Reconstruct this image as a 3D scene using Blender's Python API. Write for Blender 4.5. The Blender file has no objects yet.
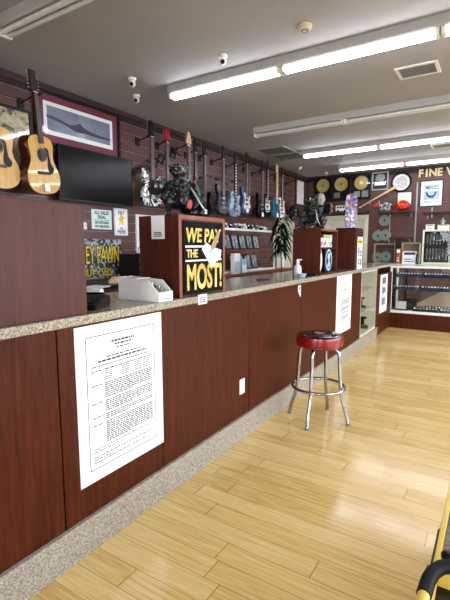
import bpy, bmesh, math, random
from mathutils import Vector, Matrix
random.seed(7)
PI = math.pi
C = bpy.context.scene.collection
sc = bpy.context.scene
UP = Vector((0, 0, 1))

# ------------------------------------------------------------------ materials
def lin(h):
    h = h.lstrip('#')
    v = [int(h[i:i+2], 16)/255 for i in (0, 2, 4)]
    return tuple((c/12.92 if c <= .04045 else ((c+.055)/1.055)**2.4) for c in v) + (1,)

class NT:
    def __init__(s, name):
        s.m = bpy.data.materials.new(name); s.m.use_nodes = True
        s.t = s.m.node_tree; s.n = s.t.nodes
        s.b = s.n['Principled BSDF']; s.out = s.n['Material Output']
    def node(s, typ, **k):
        o = s.n.new(typ)
        for a, v in k.items(): setattr(o, a, v)
        return o
    def link(s, a, b): s.t.links.new(a, b)
    def math(s, op, a, b=None):
        o = s.node('ShaderNodeMath', operation=op)
        for i, v in enumerate((a, b)):
            if v is None: continue
            if hasattr(v, 'links'): s.link(v, o.inputs[i])
            else: o.inputs[i].default_value = v
        return o.outputs[0]
    def coords(s, scale=(1, 1, 1), kind='Object'):
        tc = s.node('ShaderNodeTexCoord'); mp = s.node('ShaderNodeMapping')
        mp.inputs['Scale'].default_value = scale
        s.link(tc.outputs[kind], mp.inputs[0]); return mp.outputs[0]
    def noise(s, vec, scale, detail=3, rough=.5, dist=0):
        o = s.node('ShaderNodeTexNoise'); s.link(vec, o.inputs['Vector'])
        o.inputs['Scale'].default_value = scale; o.inputs['Detail'].default_value = detail
        o.inputs['Roughness'].default_value = rough; o.inputs['Distortion'].default_value = dist
        return o.outputs['Fac']
    def ramp(s, fac, stops):
        o = s.node('ShaderNodeValToRGB'); s.link(fac, o.inputs[0])
        e = o.color_ramp.elements
        while len(e) < len(stops): e.new(.5)
        for el, (p, c) in zip(e, stops):
            el.position = p; el.color = lin(c) if isinstance(c, str) else c
        return o.outputs[0]
    def bump(s, h, strength=.2, dist=.01):
        o = s.node('ShaderNodeBump'); o.inputs['Strength'].default_value = strength
        o.inputs['Distance'].default_value = dist; s.link(h, o.inputs['Height'])
        s.link(o.outputs[0], s.b.inputs['Normal'])

def plain(name, col, rough=.5, metal=0, var=.06, vs=18, spec=.5, coat=0):
    """a colour with faint procedural unevenness"""
    t = NT(name); c = lin(col)
    f = t.noise(t.coords(), vs, 3)
    lo = tuple(max(0, x*(1-var)) for x in c[:3])+(1,); hi = tuple(min(1, x*(1+var)) for x in c[:3])+(1,)
    t.link(t.ramp(f, [(.3, lo), (.7, hi)]), t.b.inputs['Base Color'])
    t.b.inputs['Roughness'].default_value = rough; t.b.inputs['Metallic'].default_value = metal
    t.b.inputs['Specular IOR Level'].default_value = spec; t.b.inputs['Coat Weight'].default_value = coat
    return t.m

def wood(name, a, b, c, scale=(9, 9, .7), rough=.35, nscale=6, coat=0.0, spec=.5):
    t = NT(name)
    v = t.coords(scale)
    f = t.noise(v, nscale, 6, .62, .9)
    f2 = t.noise(t.coords((scale[0]*6, scale[1]*6, scale[2]*2.2)), nscale*1.6, 3, .6)
    mx = t.math('ADD', t.math('MULTIPLY', f, .7), t.math('MULTIPLY', f2, .3))
    t.link(t.ramp(mx, [(.34, a), (.5, b), (.66, c)]), t.b.inputs['Base Color'])
    t.b.inputs['Roughness'].default_value = rough
    t.b.inputs['Coat Weight'].default_value = coat; t.b.inputs['Specular IOR Level'].default_value = spec
    t.bump(f2, .05, .004)
    return t.m

def blotch(name, stops, scale=8, rough=.4, kind='noise', dist=.6, coat=0, metal=0):
    t = NT(name); v = t.coords()
    if kind == 'voronoi':
        o = t.node('ShaderNodeTexVoronoi'); o.inputs['Scale'].default_value = scale
        t.link(v, o.inputs['Vector'])
        s_ = t.node('ShaderNodeSeparateColor'); t.link(o.outputs['Color'], s_.inputs[0]); f = s_.outputs[0]
    else:
        f = t.noise(v, scale, 3, .5, dist)
    col = t.ramp(f, stops)
    t.n[-1].color_ramp.interpolation = 'CONSTANT' if kind == 'voronoi' else 'LINEAR'
    t.link(col, t.b.inputs['Base Color'])
    t.b.inputs['Roughness'].default_value = rough; t.b.inputs['Coat Weight'].default_value = coat
    t.b.inputs['Metallic'].default_value = metal
    return t.m

def granite(name, tone=('#676057', '#a39a89', '#c2b9a6', '#8a7e6c')):
    t = NT(name); v = t.coords()
    f = t.noise(v, 150, 2, .7)
    o = t.node('ShaderNodeTexVoronoi'); o.inputs['Scale'].default_value = 210; t.link(v, o.inputs['Vector'])
    s_ = t.node('ShaderNodeSeparateColor'); t.link(o.outputs['Color'], s_.inputs[0])
    mx = t.math('ADD', t.math('MULTIPLY', f, .55), t.math('MULTIPLY', s_.outputs[0], .45))
    t.link(t.ramp(mx, [(.25, tone[0]), (.42, tone[3]), (.55, tone[1]), (.78, tone[2])]), t.b.inputs['Base Color'])
    t.b.inputs['Roughness'].default_value = .16
    return t.m

def floor_mat():
    t = NT('maple_plank_floor'); PW, PL = .1195, 1.22
    tc = t.node('ShaderNodeTexCoord'); sp = t.node('ShaderNodeSeparateXYZ'); t.link(tc.outputs['Object'], sp.inputs[0])
    y = t.math('DIVIDE', t.math('ADD', sp.outputs[1], .06), PW); row = t.math('FLOOR', y)
    wn = t.node('ShaderNodeTexWhiteNoise', noise_dimensions='1D'); t.link(row, wn.inputs['W'])
    x = t.math('ADD', t.math('DIVIDE', sp.outputs[0], PL), t.math('MULTIPLY', wn.outputs['Value'], 7.3))
    col = t.math('FLOOR', x)
    cb = t.node('ShaderNodeCombineXYZ'); t.link(col, cb.inputs[0]); t.link(row, cb.inputs[1])
    w2 = t.node('ShaderNodeTexWhiteNoise', noise_dimensions='2D'); t.link(cb.outputs[0], w2.inputs['Vector'])
    # grain, shifted per plank
    off = t.math('MULTIPLY', w2.outputs['Value'], 31)
    gx = t.node('ShaderNodeCombineXYZ')
    t.link(t.math('ADD', t.math('MULTIPLY', sp.outputs[0], 1.3), off), gx.inputs[0])
    t.link(t.math('ADD', t.math('MULTIPLY', sp.outputs[1], 26), off), gx.inputs[1])
    g = t.noise(gx.outputs[0], 2.6, 5, .6, .8)
    mx = t.math('ADD', t.math('MULTIPLY', g, .84), t.math('MULTIPLY', w2.outputs['Value'], .16))
    base = t.ramp(mx, [(.24, '#b3904f'), (.5, '#d9b975'), (.76, '#e8cf99')])
    fx = t.math('FRACT', x); fy = t.math('FRACT', y)
    sx = t.math('LESS_THAN', fx, .0032); sy = t.math('LESS_THAN', fy, .032)
    seam = t.math('MAXIMUM', t.math('MULTIPLY', sx, .8), t.math('MULTIPLY', sy, .55))
    m = t.node('ShaderNodeMix', data_type='RGBA'); t.link(seam, m.inputs['Factor'])
    t.link(base, m.inputs[6]); m.inputs[7].default_value = lin('#6b5230')
    t.link(m.outputs[2], t.b.inputs['Base Color'])
    rg = t.math('ADD', t.math('MULTIPLY', g, .14), .08); t.link(rg, t.b.inputs['Roughness'])
    inv = t.math('SUBTRACT', 1, seam); t.bump(inv, .25, .002)
    return t.m

def glass_mat(name, tint='#ffffff', mixv=.90, rough=.02):
    t = NT(name); t.n.remove(t.b)
    tr = t.node('ShaderNodeBsdfTransparent'); tr.inputs[0].default_value = lin(tint)
    gl = t.node('ShaderNodeBsdfGlossy'); gl.inputs['Roughness'].default_value = rough
    fr = t.node('ShaderNodeFresnel'); fr.inputs[0].default_value = 1.45
    nz = t.noise(t.coords(), 3, 1)
    ge = t.node('ShaderNodeNewGeometry')
    fac = t.math('MULTIPLY', t.math('ADD', t.math('MULTIPLY', fr.outputs[0], .9), t.math('MULTIPLY', nz, .01)), t.math('SUBTRACT', 1, ge.outputs['Backfacing']))
    mx = t.node('ShaderNodeMixShader'); t.link(fac, mx.inputs[0])
    t.link(tr.outputs[0], mx.inputs[1]); t.link(gl.outputs[0], mx.inputs[2]); t.link(mx.outputs[0], t.out.inputs[0])
    return t.m

def emit(name, col, strength):
    t = NT(name); t.b.inputs['Base Color'].default_value = lin(col)
    t.b.inputs['Emission Color'].default_value = lin(col); t.b.inputs['Emission Strength'].default_value = strength
    return t.m

M_FLOOR = floor_mat()
M_CEIL = plain('ceiling_paint', '#a1a0a2', .85, var=.03, vs=1.2)
M_WALLP = plain('painted_wall', '#b8aea0', .8, var=.03, vs=2)
M_SLAT = wood('slat_wall_brown', '#472927', '#57332f', '#654039', (2, 1.2, 22), .42, 4)
M_SLATB = wood('slat_wall_brown_far', '#472822', '#58322a', '#663f35', (1.2, 2, 22), .42, 4)
M_GROOVE = plain('groove_highlight', '#a08c8c', .35, .2)  # pale strip colour painted in as light caught on the groove lips
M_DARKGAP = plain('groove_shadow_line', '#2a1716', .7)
M_LAM = wood('counter_laminate', '#341208', '#461c0b', '#552713', (9, 9, .55), .4, 5, 0, .12)
M_LAMB = wood('cabinet_laminate', '#38130a', '#491c0f', '#572617', (7, 7, .5), .40, 5, 0, .24)
M_WOODED = wood('cabinet_edge_band', '#6d2f19', '#834227', '#925034', (7, 7, .6), .4, 5)
M_DKWOOD = wood('dark_shelf_wood', '#2c1512', '#3a1c17', '#48251d', (1, 7, 7), .4, 5)
M_GRAN = granite('speckled_granite')
M_GRANB = granite('kickboard_granite', ('#77716a', '#a1998b', '#b8b0a1', '#8b8275'))
M_BLACK = plain('black_plastic', '#0d0d0f', .38, spec=.25)
M_BLACKG = plain('glossy_black', '#08080a', .14, coat=.25, spec=.35)
M_SCREEN = blotch('tv_glass_black', [(.3, '#050608'), (.7, '#0c0f13')], 3, .16)
M_SCREEN.node_tree.nodes['Principled BSDF'].inputs['Specular IOR Level'].default_value = .18
M_BLKMET = plain('black_metal', '#1c1c1e', .35, .8)
M_CHROME = plain('chrome', '#a2a2a4', .16, 1, .02)
M_STEEL = plain('brushed_steel', '#a3a4a4', .35, .9)
M_DULL = plain('grey_cast_metal', '#8a908b', .45, .55, .15)
M_WHITE = plain('white_paint', '#e6e6e2', .45, var=.02)
M_PAPER = plain('white_paper', '#f0f1f2', .7, var=.015, vs=4)
M_CARD = plain('white_cardboard', '#eeebe5', .7, var=.03)
M_INK = plain('printed_ink', '#26282c', .8)
M_INKB = plain('black_ink', '#17181b', .7)
M_CREAM = plain('cream_paint', '#d9d6bf', .5, var=.03, vs=4)
M_CREAM2 = plain('cream_door_paint', '#cfcdb4', .5, var=.03, vs=4)
M_YELSIGN = plain('yellow_sign', '#e3c21f', .5)
M_YELLOW = plain('yellow_enamel', '#e3c155', .35, var=.05, vs=5)
M_GOLD = blotch('gold_letter_foil', [(.3, '#b9912c'), (.5, '#e2bf55'), (.7, '#f4e3a0')], 9, .35)
M_GOLDDISC = blotch('gold_record', [(.3, '#b39a55'), (.6, '#d6c47e'), (.8, '#efe4b4')], 5, .3, metal=.35)
M_MAROON = plain('maroon_mat', '#6f2740', .6)
M_RED = plain('red_vinyl', '#7e0a15', .25, coat=.15)
M_REDG = plain('red_lacquer', '#9c1436', .2, coat=.6)
M_HELM = blotch('red_helmet', [(.35, '#8f1a14'), (.6, '#bf2c1f'), (.75, '#d8762f')], 9, .25, coat=.3)
M_SPRUCE = wood('spruce_top', '#c08f45', '#d3a558', '#deb56c', (26, 4, .8), .22, 3, .5)
M_MAHOG = wood('mahogany_side', '#2a0f0a', '#3c1710', '#4a2016', (6, 6, .8), .22, 3, .5)
M_ROSE = wood('rosewood_neck', '#1c1210', '#2a1b17', '#3a2720', (14, 14, .8), .4, 4)
M_NECKBR = wood('brown_neck', '#4b3a31', '#5f4b40', '#725c4e', (14, 14, .8), .4, 4)
M_MAPLE = wood('maple_neck', '#cfab7a', '#dfbf90', '#e9d0a6', (14, 14, .8), .3, 4, .3)
M_PEARL = plain('pearl_inlay', '#e9e7e0', .25)
M_NAVY = plain('navy_lacquer', '#131d2c', .2, coat=.6)
M_BLUE = plain('blue_lacquer', '#1f3768', .2, coat=.6)
M_LBLUE = blotch('quilted_grey_blue', [(.3, '#24364a'), (.5, '#7f98ad'), (.62, '#b9c8d2'), (.75, '#32465a')], 9, .2, coat=.6)
M_TEAL = plain('teal_lacquer', '#17577a', .2, coat=.6)
M_SPLASH = blotch('black_white_splash', [(.47, '#0c0c0e'), (.51, '#e6e6e6'), (.56, '#dddddd'), (.6, '#101012')], 4.5, .2, dist=2.2, coat=.6)
M_GREEN = plain('bottle_green_lacquer', '#14251f', .25, coat=.5)
M_WHITEG = plain('white_lacquer', '#dcdcd8', .2, coat=.5)
M_BURST = blotch('tobacco_burst', [(.3, '#22120c'), (.7, '#6c3a1c')], 3, .2, coat=.6)
M_OLIVE = plain('olive_bronze', '#77704c', .4, .5, .18, 7)
M_STATUE = blotch('black_cast_resin', [(.4, '#08090a'), (.6, '#15171a'), (.72, '#4a4e54')], 30, .3, dist=1.4, coat=.1)
M_STSILV = plain('silver_rubbed_edge', '#b9bec3', .3, .6)
M_TONGUE = plain('orange_red', '#c8452e', .35)
M_DECK = blotch('deck_art', [(0, '#4b3a86'), (.2, '#8376ae'), (.38, '#a03a50'), (.52, '#d4ccbb'), (.62, '#1d2a58'), (.78, '#15151c'), (.9, '#c09a74')], 38, .3, 'voronoi', coat=.2)
M_CAMO = blotch('banner_print', [(.3, '#101114'), (.46, '#1d1f23'), (.53, '#8d9296'), (.58, '#b9bdbf'), (.63, '#222428'), (.8, '#0c0d0f')], 8, .5, dist=2.5)
M_ANTIQ = blotch('antique_print', [(.38, '#3f3829'), (.46, '#a79a76'), (.7, '#cfc39f')], 11, .35, dist=1.5)
M_PHOTO = blotch('blue_grey_print', [(.3, '#5c6379'), (.6, '#8a92a6'), (.8, '#c0c4cf')], 3, .3)
M_PHOTOD = plain('dark_print', '#33384a', .4)
M_BLUEPR = blotch('pale_blue_print', [(.3, '#8fb4cf'), (.6, '#c6dbe8'), (.8, '#eef4f6')], 6, .4)
M_GLASS = glass_mat('clear_glass')
M_LEAF = blotch('dark_leaf', [(.3, '#081007'), (.7, '#15260f')], 8, .9)
M_LEAF.node_tree.nodes['Principled BSDF'].inputs['Specular IOR Level'].default_value = .1
M_POT = plain('blue_glaze', '#3c5a74', .2, coat=.5)
M_CARPET = blotch('grey_carpet', [(.35, '#5c544c'), (.65, '#94897c')], 120, .95)
M_TRAYB = blotch('blue_velvet_tray', [(.3, '#10131f'), (.7, '#232b45')], 30, .9)
M_SKIN = plain('tan_paper', '#cfa58c', .6)
M_DULLTAN2 = plain('grey_louvre', '#8a8680', .6)
M_FLOORREFL = plain('floor_reflection_tan', '#a08a66', .7)  # tan imitating the floor's reflection in the case glass
M_DULLTAN = plain('aged_tan_frame', '#9a8c70', .6)
M_TUBE = emit('lit_tube', '#f4f7ff', 17)
M_TUBEOFF = plain('unlit_tube', '#cfd0d0', .3)
M_FIX = plain('fixture_enamel', '#a7a5a2', .4, var=.02)
M_VENTD = plain('dark_grille', '#565350', .7)
M_LIME = plain('label_lime', '#b9c46a', .5)
M_AQUA = plain('pale_aqua_card', '#a9c3c6', .6)
M_SKYC = plain('pale_blue_card', '#a5bfd6', .6)
M_ORANGE = plain('orange_card', '#a4552f', .6)
M_VIOLET = plain('clear_violet_plastic', '#d6ccd8', .25, coat=.4)
M_CRIM = plain('crimson_print', '#b8303e', .5)

# ------------------------------------------------------------------ mesh builder
class MB:
    def __init__(s): s.bm = bmesh.new(); s.mi = 0
    def _tag(s, n0):
        s.bm.faces.ensure_lookup_table()
        for f in s.bm.faces[n0:]: f.material_index = s.mi
    def box(s, x0, x1, y0, y1, z0, z1, bev=0, mi=None, rot=None):
        n0 = len(s.bm.faces)
        r = bmesh.ops.create_cube(s.bm, size=1)
        mt = Matrix.Translation(((x0+x1)/2, (y0+y1)/2, (z0+z1)/2))
        if rot is not None: mt = mt @ rot.to_4x4()
        bmesh.ops.transform(s.bm, matrix=mt @ Matrix.Diagonal((abs(x1-x0), abs(y1-y0), abs(z1-z0), 1)), verts=r['verts'])
        if mi is not None: s.mi = mi
        s._tag(n0)
        if bev:
            es = {e for v in r['verts'] for e in v.link_edges}
            b = bmesh.ops.bevel(s.bm, geom=list(es), offset=bev, segments=2, affect='EDGES', profile=.6)
            for f in b['faces']: f.material_index = s.mi
        return s
    def tube(s, pts, r, seg=10, closed=False, cap=True):
        pts = [Vector(p) for p in pts]; n = len(pts); n0 = len(s.bm.faces)
        rs = r if isinstance(r, (list, tuple)) else [r]*n
        rings = []; prev = None
        for i, p in enumerate(pts):
            a = pts[i-1] if (i > 0 or closed) else pts[i]; b = pts[(i+1) % n] if (i < n-1 or closed) else pts[i]
            t = (b-a).normalized()
            if prev is None:
                u = t.orthogonal().normalized()
            else:
                u = (prev - t*prev.dot(t)); u = u.normalized() if u.length > 1e-6 else t.orthogonal().normalized()
            prev = u; w = t.cross(u)
            rings.append([s.bm.verts.new(p + (u*math.cos(2*PI*k/seg) + w*math.sin(2*PI*k/seg))*rs[i]) for k in range(seg)])
        for i in range(n if closed else n-1):
            A, B = rings[i], rings[(i+1) % n]
            for k in range(seg): s.bm.faces.new((A[k], A[(k+1) % seg], B[(k+1) % seg], B[k]))
        if cap and not closed:
            s.bm.faces.new(rings[0][::-1]); s.bm.faces.new(rings[-1])
        s._tag(n0); return s
    def lathe(s, prof, seg=24, o=(0, 0, 0), axis='Z'):
        n0 = len(s.bm.faces); o = Vector(o)
        def P(r, z, a):
            c, d = r*math.cos(a), r*math.sin(a)
            return o + (Vector((c, d, z)) if axis == 'Z' else Vector((c, -z, d)) if axis == 'Y' else Vector((z, c, d)))
        rings = []
        for r, z in prof:
            rings.append([s.bm.verts.new(P(0, z, 0))] if r < 1e-6 else [s.bm.verts.new(P(r, z, 2*PI*k/seg)) for k in range(seg)])
        for A, B in zip(rings, rings[1:]):
            for k in range(seg):
                q = [A[k % len(A)], A[(k+1) % len(A)], B[(k+1) % len(B)], B[k % len(B)]]
                q = list(dict.fromkeys(q))
                if len(q) > 2: s.bm.faces.new(q)
        s._tag(n0); return s
    def prism(s, out, y0, y1, bev=0):
        """outline in x,z; front at y0 (towards the viewer), back at y1"""
        n0 = len(s.bm.faces)
        A = [s.bm.verts.new((x, y0, z)) for x, z in out]; B = [s.bm.verts.new((x, y1, z)) for x, z in out]
        f = s.bm.faces.new(A); g = s.bm.faces.new(B[::-1]); n = len(out)
        for i in range(n): s.bm.faces.new((A[i], B[i], B[(i+1) % n], A[(i+1) % n]))
        s._tag(n0)
        if bev:
            b = bmesh.ops.bevel(s.bm, geom=list(f.edges)+list(g.edges), offset=bev, segments=2, affect='EDGES')
            for q in b['faces']: q.material_index = s.mi
        return s
    def ball(s, c, r, sub=2, rot=None):
        n0 = len(s.bm.faces)
        q = bmesh.ops.create_icosphere(s.bm, subdivisions=sub, radius=1)
        rr = r if isinstance(r, (tuple, list)) else (r, r, r)
        m = Matrix.Translation(c)
        if rot is not None: m = m @ rot.to_4x4()
        bmesh.ops.transform(s.bm, matrix=m @ Matrix.Diagonal((*rr, 1)), verts=q['verts'])
        s._tag(n0); return s
    def mesh(s, name, smooth=False):
        bmesh.ops.recalc_face_normals(s.bm, faces=s.bm.faces[:])
        me = bpy.data.meshes.new(name); s.bm.to_mesh(me); s.bm.free()
        if smooth:
            for p in me.polygons: p.use_smooth = True
            try: me.set_sharp_from_angle(angle=math.radians(38))
            except Exception: pass
        return me

def obj(name, mb, mats, parent=None, smooth=False, loc=(0, 0, 0), rz=0, label=None):
    me = mb.mesh(name, smooth) if isinstance(mb, MB) else mb
    for m in (mats if isinstance(mats, (list, tuple)) else [mats]): me.materials.append(m)
    o = bpy.data.objects.new(name, me); C.objects.link(o)
    o.location = loc; o.rotation_euler = (0, 0, rz)
    if parent: o.parent = parent
    if label: o['label'] = label
    return o

def thing(name, label, cat, loc=(0, 0, 0), rz=0, group=None):
    o = bpy.data.objects.new(name, None); C.objects.link(o); o.empty_display_size = .05
    o.location = loc; o.rotation_euler = (0, 0, rz)
    return tag(o, label, cat, group)
def tag(o, label, cat, group=None):
    o['label'] = label; o['category'] = cat
    if group: o['group'] = group
    return o
def struct(o): o['kind'] = 'structure'; return o
def dup(root, loc=None, rz=None, label=None):
    r = root.copy(); C.objects.link(r)
    if loc is not None: r.location = loc
    if rz is not None: r.rotation_euler = (0, 0, rz)
    if label: r['label'] = label
    for ch in list(root.children):
        c = ch.copy(); C.objects.link(c); c.parent = r
        for g in list(ch.children):
            d = g.copy(); C.objects.link(d); d.parent = c
    return r

def text(name, s, size, mat, parent, x, z, y, ext=.0015, sx=1, bold=0.0, align='CENTER', sz=1, shear=0, fit=None):
    cu = bpy.data.curves.new('t', 'FONT'); cu.body = s; cu.size = size; cu.extrude = ext
    cu.align_x = align; cu.align_y = 'CENTER'; cu.offset = bold; cu.shear = shear; cu.resolution_u = 3
    t = bpy.data.objects.new('t', cu); C.objects.link(t)
    bpy.context.view_layer.update()
    me = bpy.data.meshes.new_from_object(t.evaluated_get(bpy.context.evaluated_depsgraph_get()))
    bpy.data.objects.remove(t); bpy.data.curves.remove(cu)
    xs = [v.co.x for v in me.vertices]; zs = [v.co.y for v in me.vertices]
    if sz != 1 or sx != 1: me.transform(Matrix.Diagonal((sx, sz, 1, 1)))
    if fit:
        x0, x1, z0, z1 = fit; x, z = (x0+x1)/2, (z0+z1)/2; sx = (x1-x0)/(max(xs)-min(xs)); sz = (z1-z0)/(max(zs)-min(zs))
        me.transform(Matrix.Diagonal((sx, sz, 1, 1))); me.transform(Matrix.Translation((-(max(xs)+min(xs))/2*sx, 0, 0)))
    cy = (max(zs)+min(zs))/2*sz
    me.transform(Matrix.Translation((0, -cy, 0)))
    me.transform(Matrix.Rotation(PI/2, 4, 'X')); me.transform(Matrix.Translation((x, y, z)))
    me.materials.clear(); me.name = name
    return obj(name, me, mat, parent)

def crom(pts, sub=4):
    """smooth closed outline through points"""
    out = []; n = len(pts)
    for i in range(n):
        p0, p1, p2, p3 = [Vector(pts[(i+k) % n]) for k in (-1, 0, 1, 2)]
        for j in range(sub):
            t = j/sub
            out.append(tuple(.5*((2*p1) + (p2-p0)*t + (2*p0-5*p1+4*p2-p3)*t*t + (3*p1-p0-3*p2+p3)*t**3)))
    return out

def blob(name, fill, mat, parent, voxel=.008, label=None, loc=(0, 0, 0), rough=0):
    """one continuous skin over overlapping lumps"""
    mb = MB(); fill(mb); me = mb.mesh('raw'); t = bpy.data.objects.new('raw', me); C.objects.link(t)
    md = t.modifiers.new('r', 'REMESH'); md.mode = 'VOXEL'; md.voxel_size = voxel
    if rough:
        tx = bpy.data.textures.new('lumps', 'CLOUDS'); tx.noise_scale = .022; tx.noise_depth = 2
        dm = t.modifiers.new('d', 'DISPLACE'); dm.texture = tx; dm.strength = rough; dm.mid_level = .5; dm.texture_coords = 'LOCAL'
    sm = t.modifiers.new('s', 'SMOOTH'); sm.factor = .5; sm.iterations = 1 if rough else 2
    bpy.context.view_layer.update()
    m2 = bpy.data.meshes.new_from_object(t.evaluated_get(bpy.context.evaluated_depsgraph_get()))
    bpy.data.objects.remove(t); bpy.data.meshes.remove(me)
    for p in m2.polygons: p.use_smooth = True
    m2.name = name; m2.materials.clear()
    return obj(name, m2, mat, parent, label=label, loc=loc)

R90 = PI/2
XL, XR, YF, YB, ZC = -3.60, 3.60, -2.6, 8.95, 2.90      # room
XC = -1.535                                             # counter front face

# ------------------------------------------------------------------ setting
struct(obj('floor', MB().box(XL-.1, XR+.1, YF-.1, YB+.1, -.06, 0), M_FLOOR))
struct(obj('ceiling', MB().box(XL-.1, XR+.1, YF-.1, YB+.1, ZC, ZC+.1), M_CEIL))
def slat_wall(name, width, mat, loc, rz, holes=(), gm=None):
    """slat wall seen from the front: local x to the right, -y towards the room; grooves every 0.1 m"""
    mb = MB(); P = .10; n = int(ZC/P)
    for i in range(n):
        z0 = i*P; z1 = z0+P-.013
        segs = [(0, width)]
        for (a, b, top) in holes:
            if z0 < top - .02:
                segs = [q for (s0, s1) in segs for q in ((s0, min(s1, a)), (max(s0, b), s1)) if q[1]-q[0] > .01]
        for a, b in segs:
            mb.mi = 0; mb.box(a, b, 0, .014, z0, z1)
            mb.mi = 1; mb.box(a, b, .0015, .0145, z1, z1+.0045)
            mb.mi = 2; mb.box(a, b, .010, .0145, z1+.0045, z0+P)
    segs = [(0, width)]
    mb.mi = 2
    hs = sorted(holes); x = 0
    for a, b, top in hs:
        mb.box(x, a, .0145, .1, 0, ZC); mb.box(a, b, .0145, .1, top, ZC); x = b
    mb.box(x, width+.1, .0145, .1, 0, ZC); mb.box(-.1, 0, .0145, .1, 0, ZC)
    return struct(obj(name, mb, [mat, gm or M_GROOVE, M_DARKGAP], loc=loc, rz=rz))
# left wall: local x = world y - YF
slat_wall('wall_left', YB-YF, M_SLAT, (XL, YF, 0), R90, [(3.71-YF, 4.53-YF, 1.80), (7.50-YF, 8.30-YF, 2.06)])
slat_wall('wall_back', XR-XL, M_SLATB, (XL, YB, 0), 0, [(-3.18-XL, -2.26-XL, 2.06)], plain('groove_highlight_far', '#76534c', .4))  # far grooves get a duller strip for the same painted highlight
def shop_wall(name, length, wins, loc, rz):
    mb = MB(); x = 0
    for a, b, z0, z1 in wins:
        mb.box(x, a, 0, .15, 0, ZC); mb.box(a, b, 0, .15, 0, z0); mb.box(a, b, 0, .15, z1, ZC); x = b
    mb.box(x, length, 0, .15, 0, ZC)
    return struct(obj(name, mb, M_WALLP, loc=loc, rz=rz))
RW = [(1.2, 4.1, .2, 2.6), (4.4, 6.6, .3, 2.5), (6.9, 9.1, .3, 2.5)]      # measured from the back corner
FW = [(1.1, 3.0, .4, 2.5), (4.1, 6.1, .4, 2.5)]
shop_wall('wall_right', YB-YF, RW, (XR, YB, 0), -R90)
shop_wall('wall_front', XR-XL, FW, (XR, YF, 0), PI)
k = 1
for wl, loc, rz in ((RW, (XR, YB, 0), -R90), (FW, (XR, YF, 0), PI)):
    for a, b, z0, z1 in wl:
        w = bpy.data.objects.new('window_%d' % k, None); C.objects.link(w); w.location = loc; w.rotation_euler = (0, 0, rz); struct(w); k += 1
        mb = MB(); t = .05
        mb.box(a, a+t, .03, .12, z0, z1).box(b-t, b, .03, .12, z0, z1).box(a+t, b-t, .03, .12, z0, z0+t).box(a+t, b-t, .03, .12, z1-t, z1)
        mb.box((a+b)/2-.02, (a+b)/2+.02, .04, .11, z0+t, z1-t)
        obj('window_frame', mb, M_STEEL, w)
        mb = MB(); mb.box(a+t, (a+b)/2-.02, .07, .076, z0+t, z1-t).box((a+b)/2+.02, b-t, .07, .076, z0+t, z1-t)
        obj('window_glass', mb, M_GLASS, w)
struct(obj('pavement', MB().box(-14, 18, -16, 20, -.20, -.10), plain('pale_concrete', '#a9a59d', .9)))
struct(obj('trim_1', MB().box(0, YB-YF, -.018, 0, ZC-.05, ZC, .003), M_DKWOOD, loc=(XL, YF, 0), rz=R90))
struct(obj('trim_2', MB().box(.02, XR-XL, -.018, 0, ZC-.03, ZC, .003), M_DKWOOD, loc=(XL, YB, 0)))
def door(name, a, b, top, loc, rz, frame_m, leaf_m, panel=True):
    d = bpy.data.objects.new(name, None); C.objects.link(d); d.location = loc; d.rotation_euler = (0, 0, rz); struct(d)
    mb = MB(); t = .075
    mb.box(a-.0, a+t, -.02, .06, 0, top, .004).box(b-t, b, -.02, .06, 0, top, .004).box(a+t, b-t, -.02, .06, top-t, top, .004)
    obj('door_frame', mb, frame_m, d)
    mb = MB(); mb.box(a+t, b-t, .02, .055, .01, top-t)
    if panel:
        for z0, z1 in ((.2, .95), (1.05, top-t-.12)):
            mb.box(a+t+.1, b-t-.1, .012, .02, z0, z1, .004)
    obj('door_leaf', mb, leaf_m, d)
    h = MB().lathe([(0, 0), (.012, 0), (.012, .03), (.026, .04), (.026, .06), (0, .068)], 14, (b-t-.06, .02, .98), 'Y')
    obj('door_handle', h, M_STEEL, d, True)
    return d
door('door_1', 3.71, 4.53, 1.80, (XL, 0, 0), R90, M_WHITE, M_LAM)
door('door_2', 7.50, 8.30, 2.06, (XL, 0, 0), R90, M_CREAM, M_CREAM2)
door('door_3', -3.18, -2.26, 2.06, (0, YB, 0), 0, M_CREAM, M_CREAM2)

# ------------------------------------------------------------------ counter
cuts = [.05, 1.10, 1.752, 2.745, 3.75, 4.775, 5.84]
desc = ['nearest wood counter cabinet with plain front under the left edge of the photo',
        'narrow wood counter cabinet behind the big framed notice',
        'wood counter cabinet with plain front under the black sign cabinet, right of the big notice',
        'wood counter cabinet with plain front behind and left of the bar stool',
        'wood counter cabinet directly behind the red bar stool seat',
        'wood counter cabinet carrying the far small notice']
for i, (a, b) in enumerate(zip(cuts, cuts[1:])):
    t = thing('counter_cabinet', desc[i], 'cabinet', (XC, a, 0), R90, 'wood cabinets along the counter'); w = b-a
    obj('front_panel', MB().box(.0035, w-.0035, 0, .018, .17, 1.084, .0015), M_LAM, t)
    obj('carcass', MB().box(.004, .02, .018, .52, .02, 1.082).box(w-.02, w-.004, .018, .52, .02, 1.082)
        .box(.02, w-.02, .5, .52, .02, 1.082).box(.02, w-.02, .018, .5, .02, .05), M_DKWOOD, t)
k0 = obj('granite_kickboard', MB().box(.05, 6.80, -.016, -.001, 0, .165, .002).box(.05, 6.80, -.024, 0, .165, .178, .003), M_GRANB, loc=(XC, 0, 0), rz=R90)
tag(k0, 'grey speckled granite kickboard running along the floor under the counter', 'kickboard')
k0 = obj('granite_worktop', MB().box(.02, 6.72, -.035, .60, 1.086, 1.127, .005), M_GRAN, loc=(XC, 0, 0), rz=R90)
tag(k0, 'long speckled granite worktop of the wood counter', 'worktop')
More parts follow.
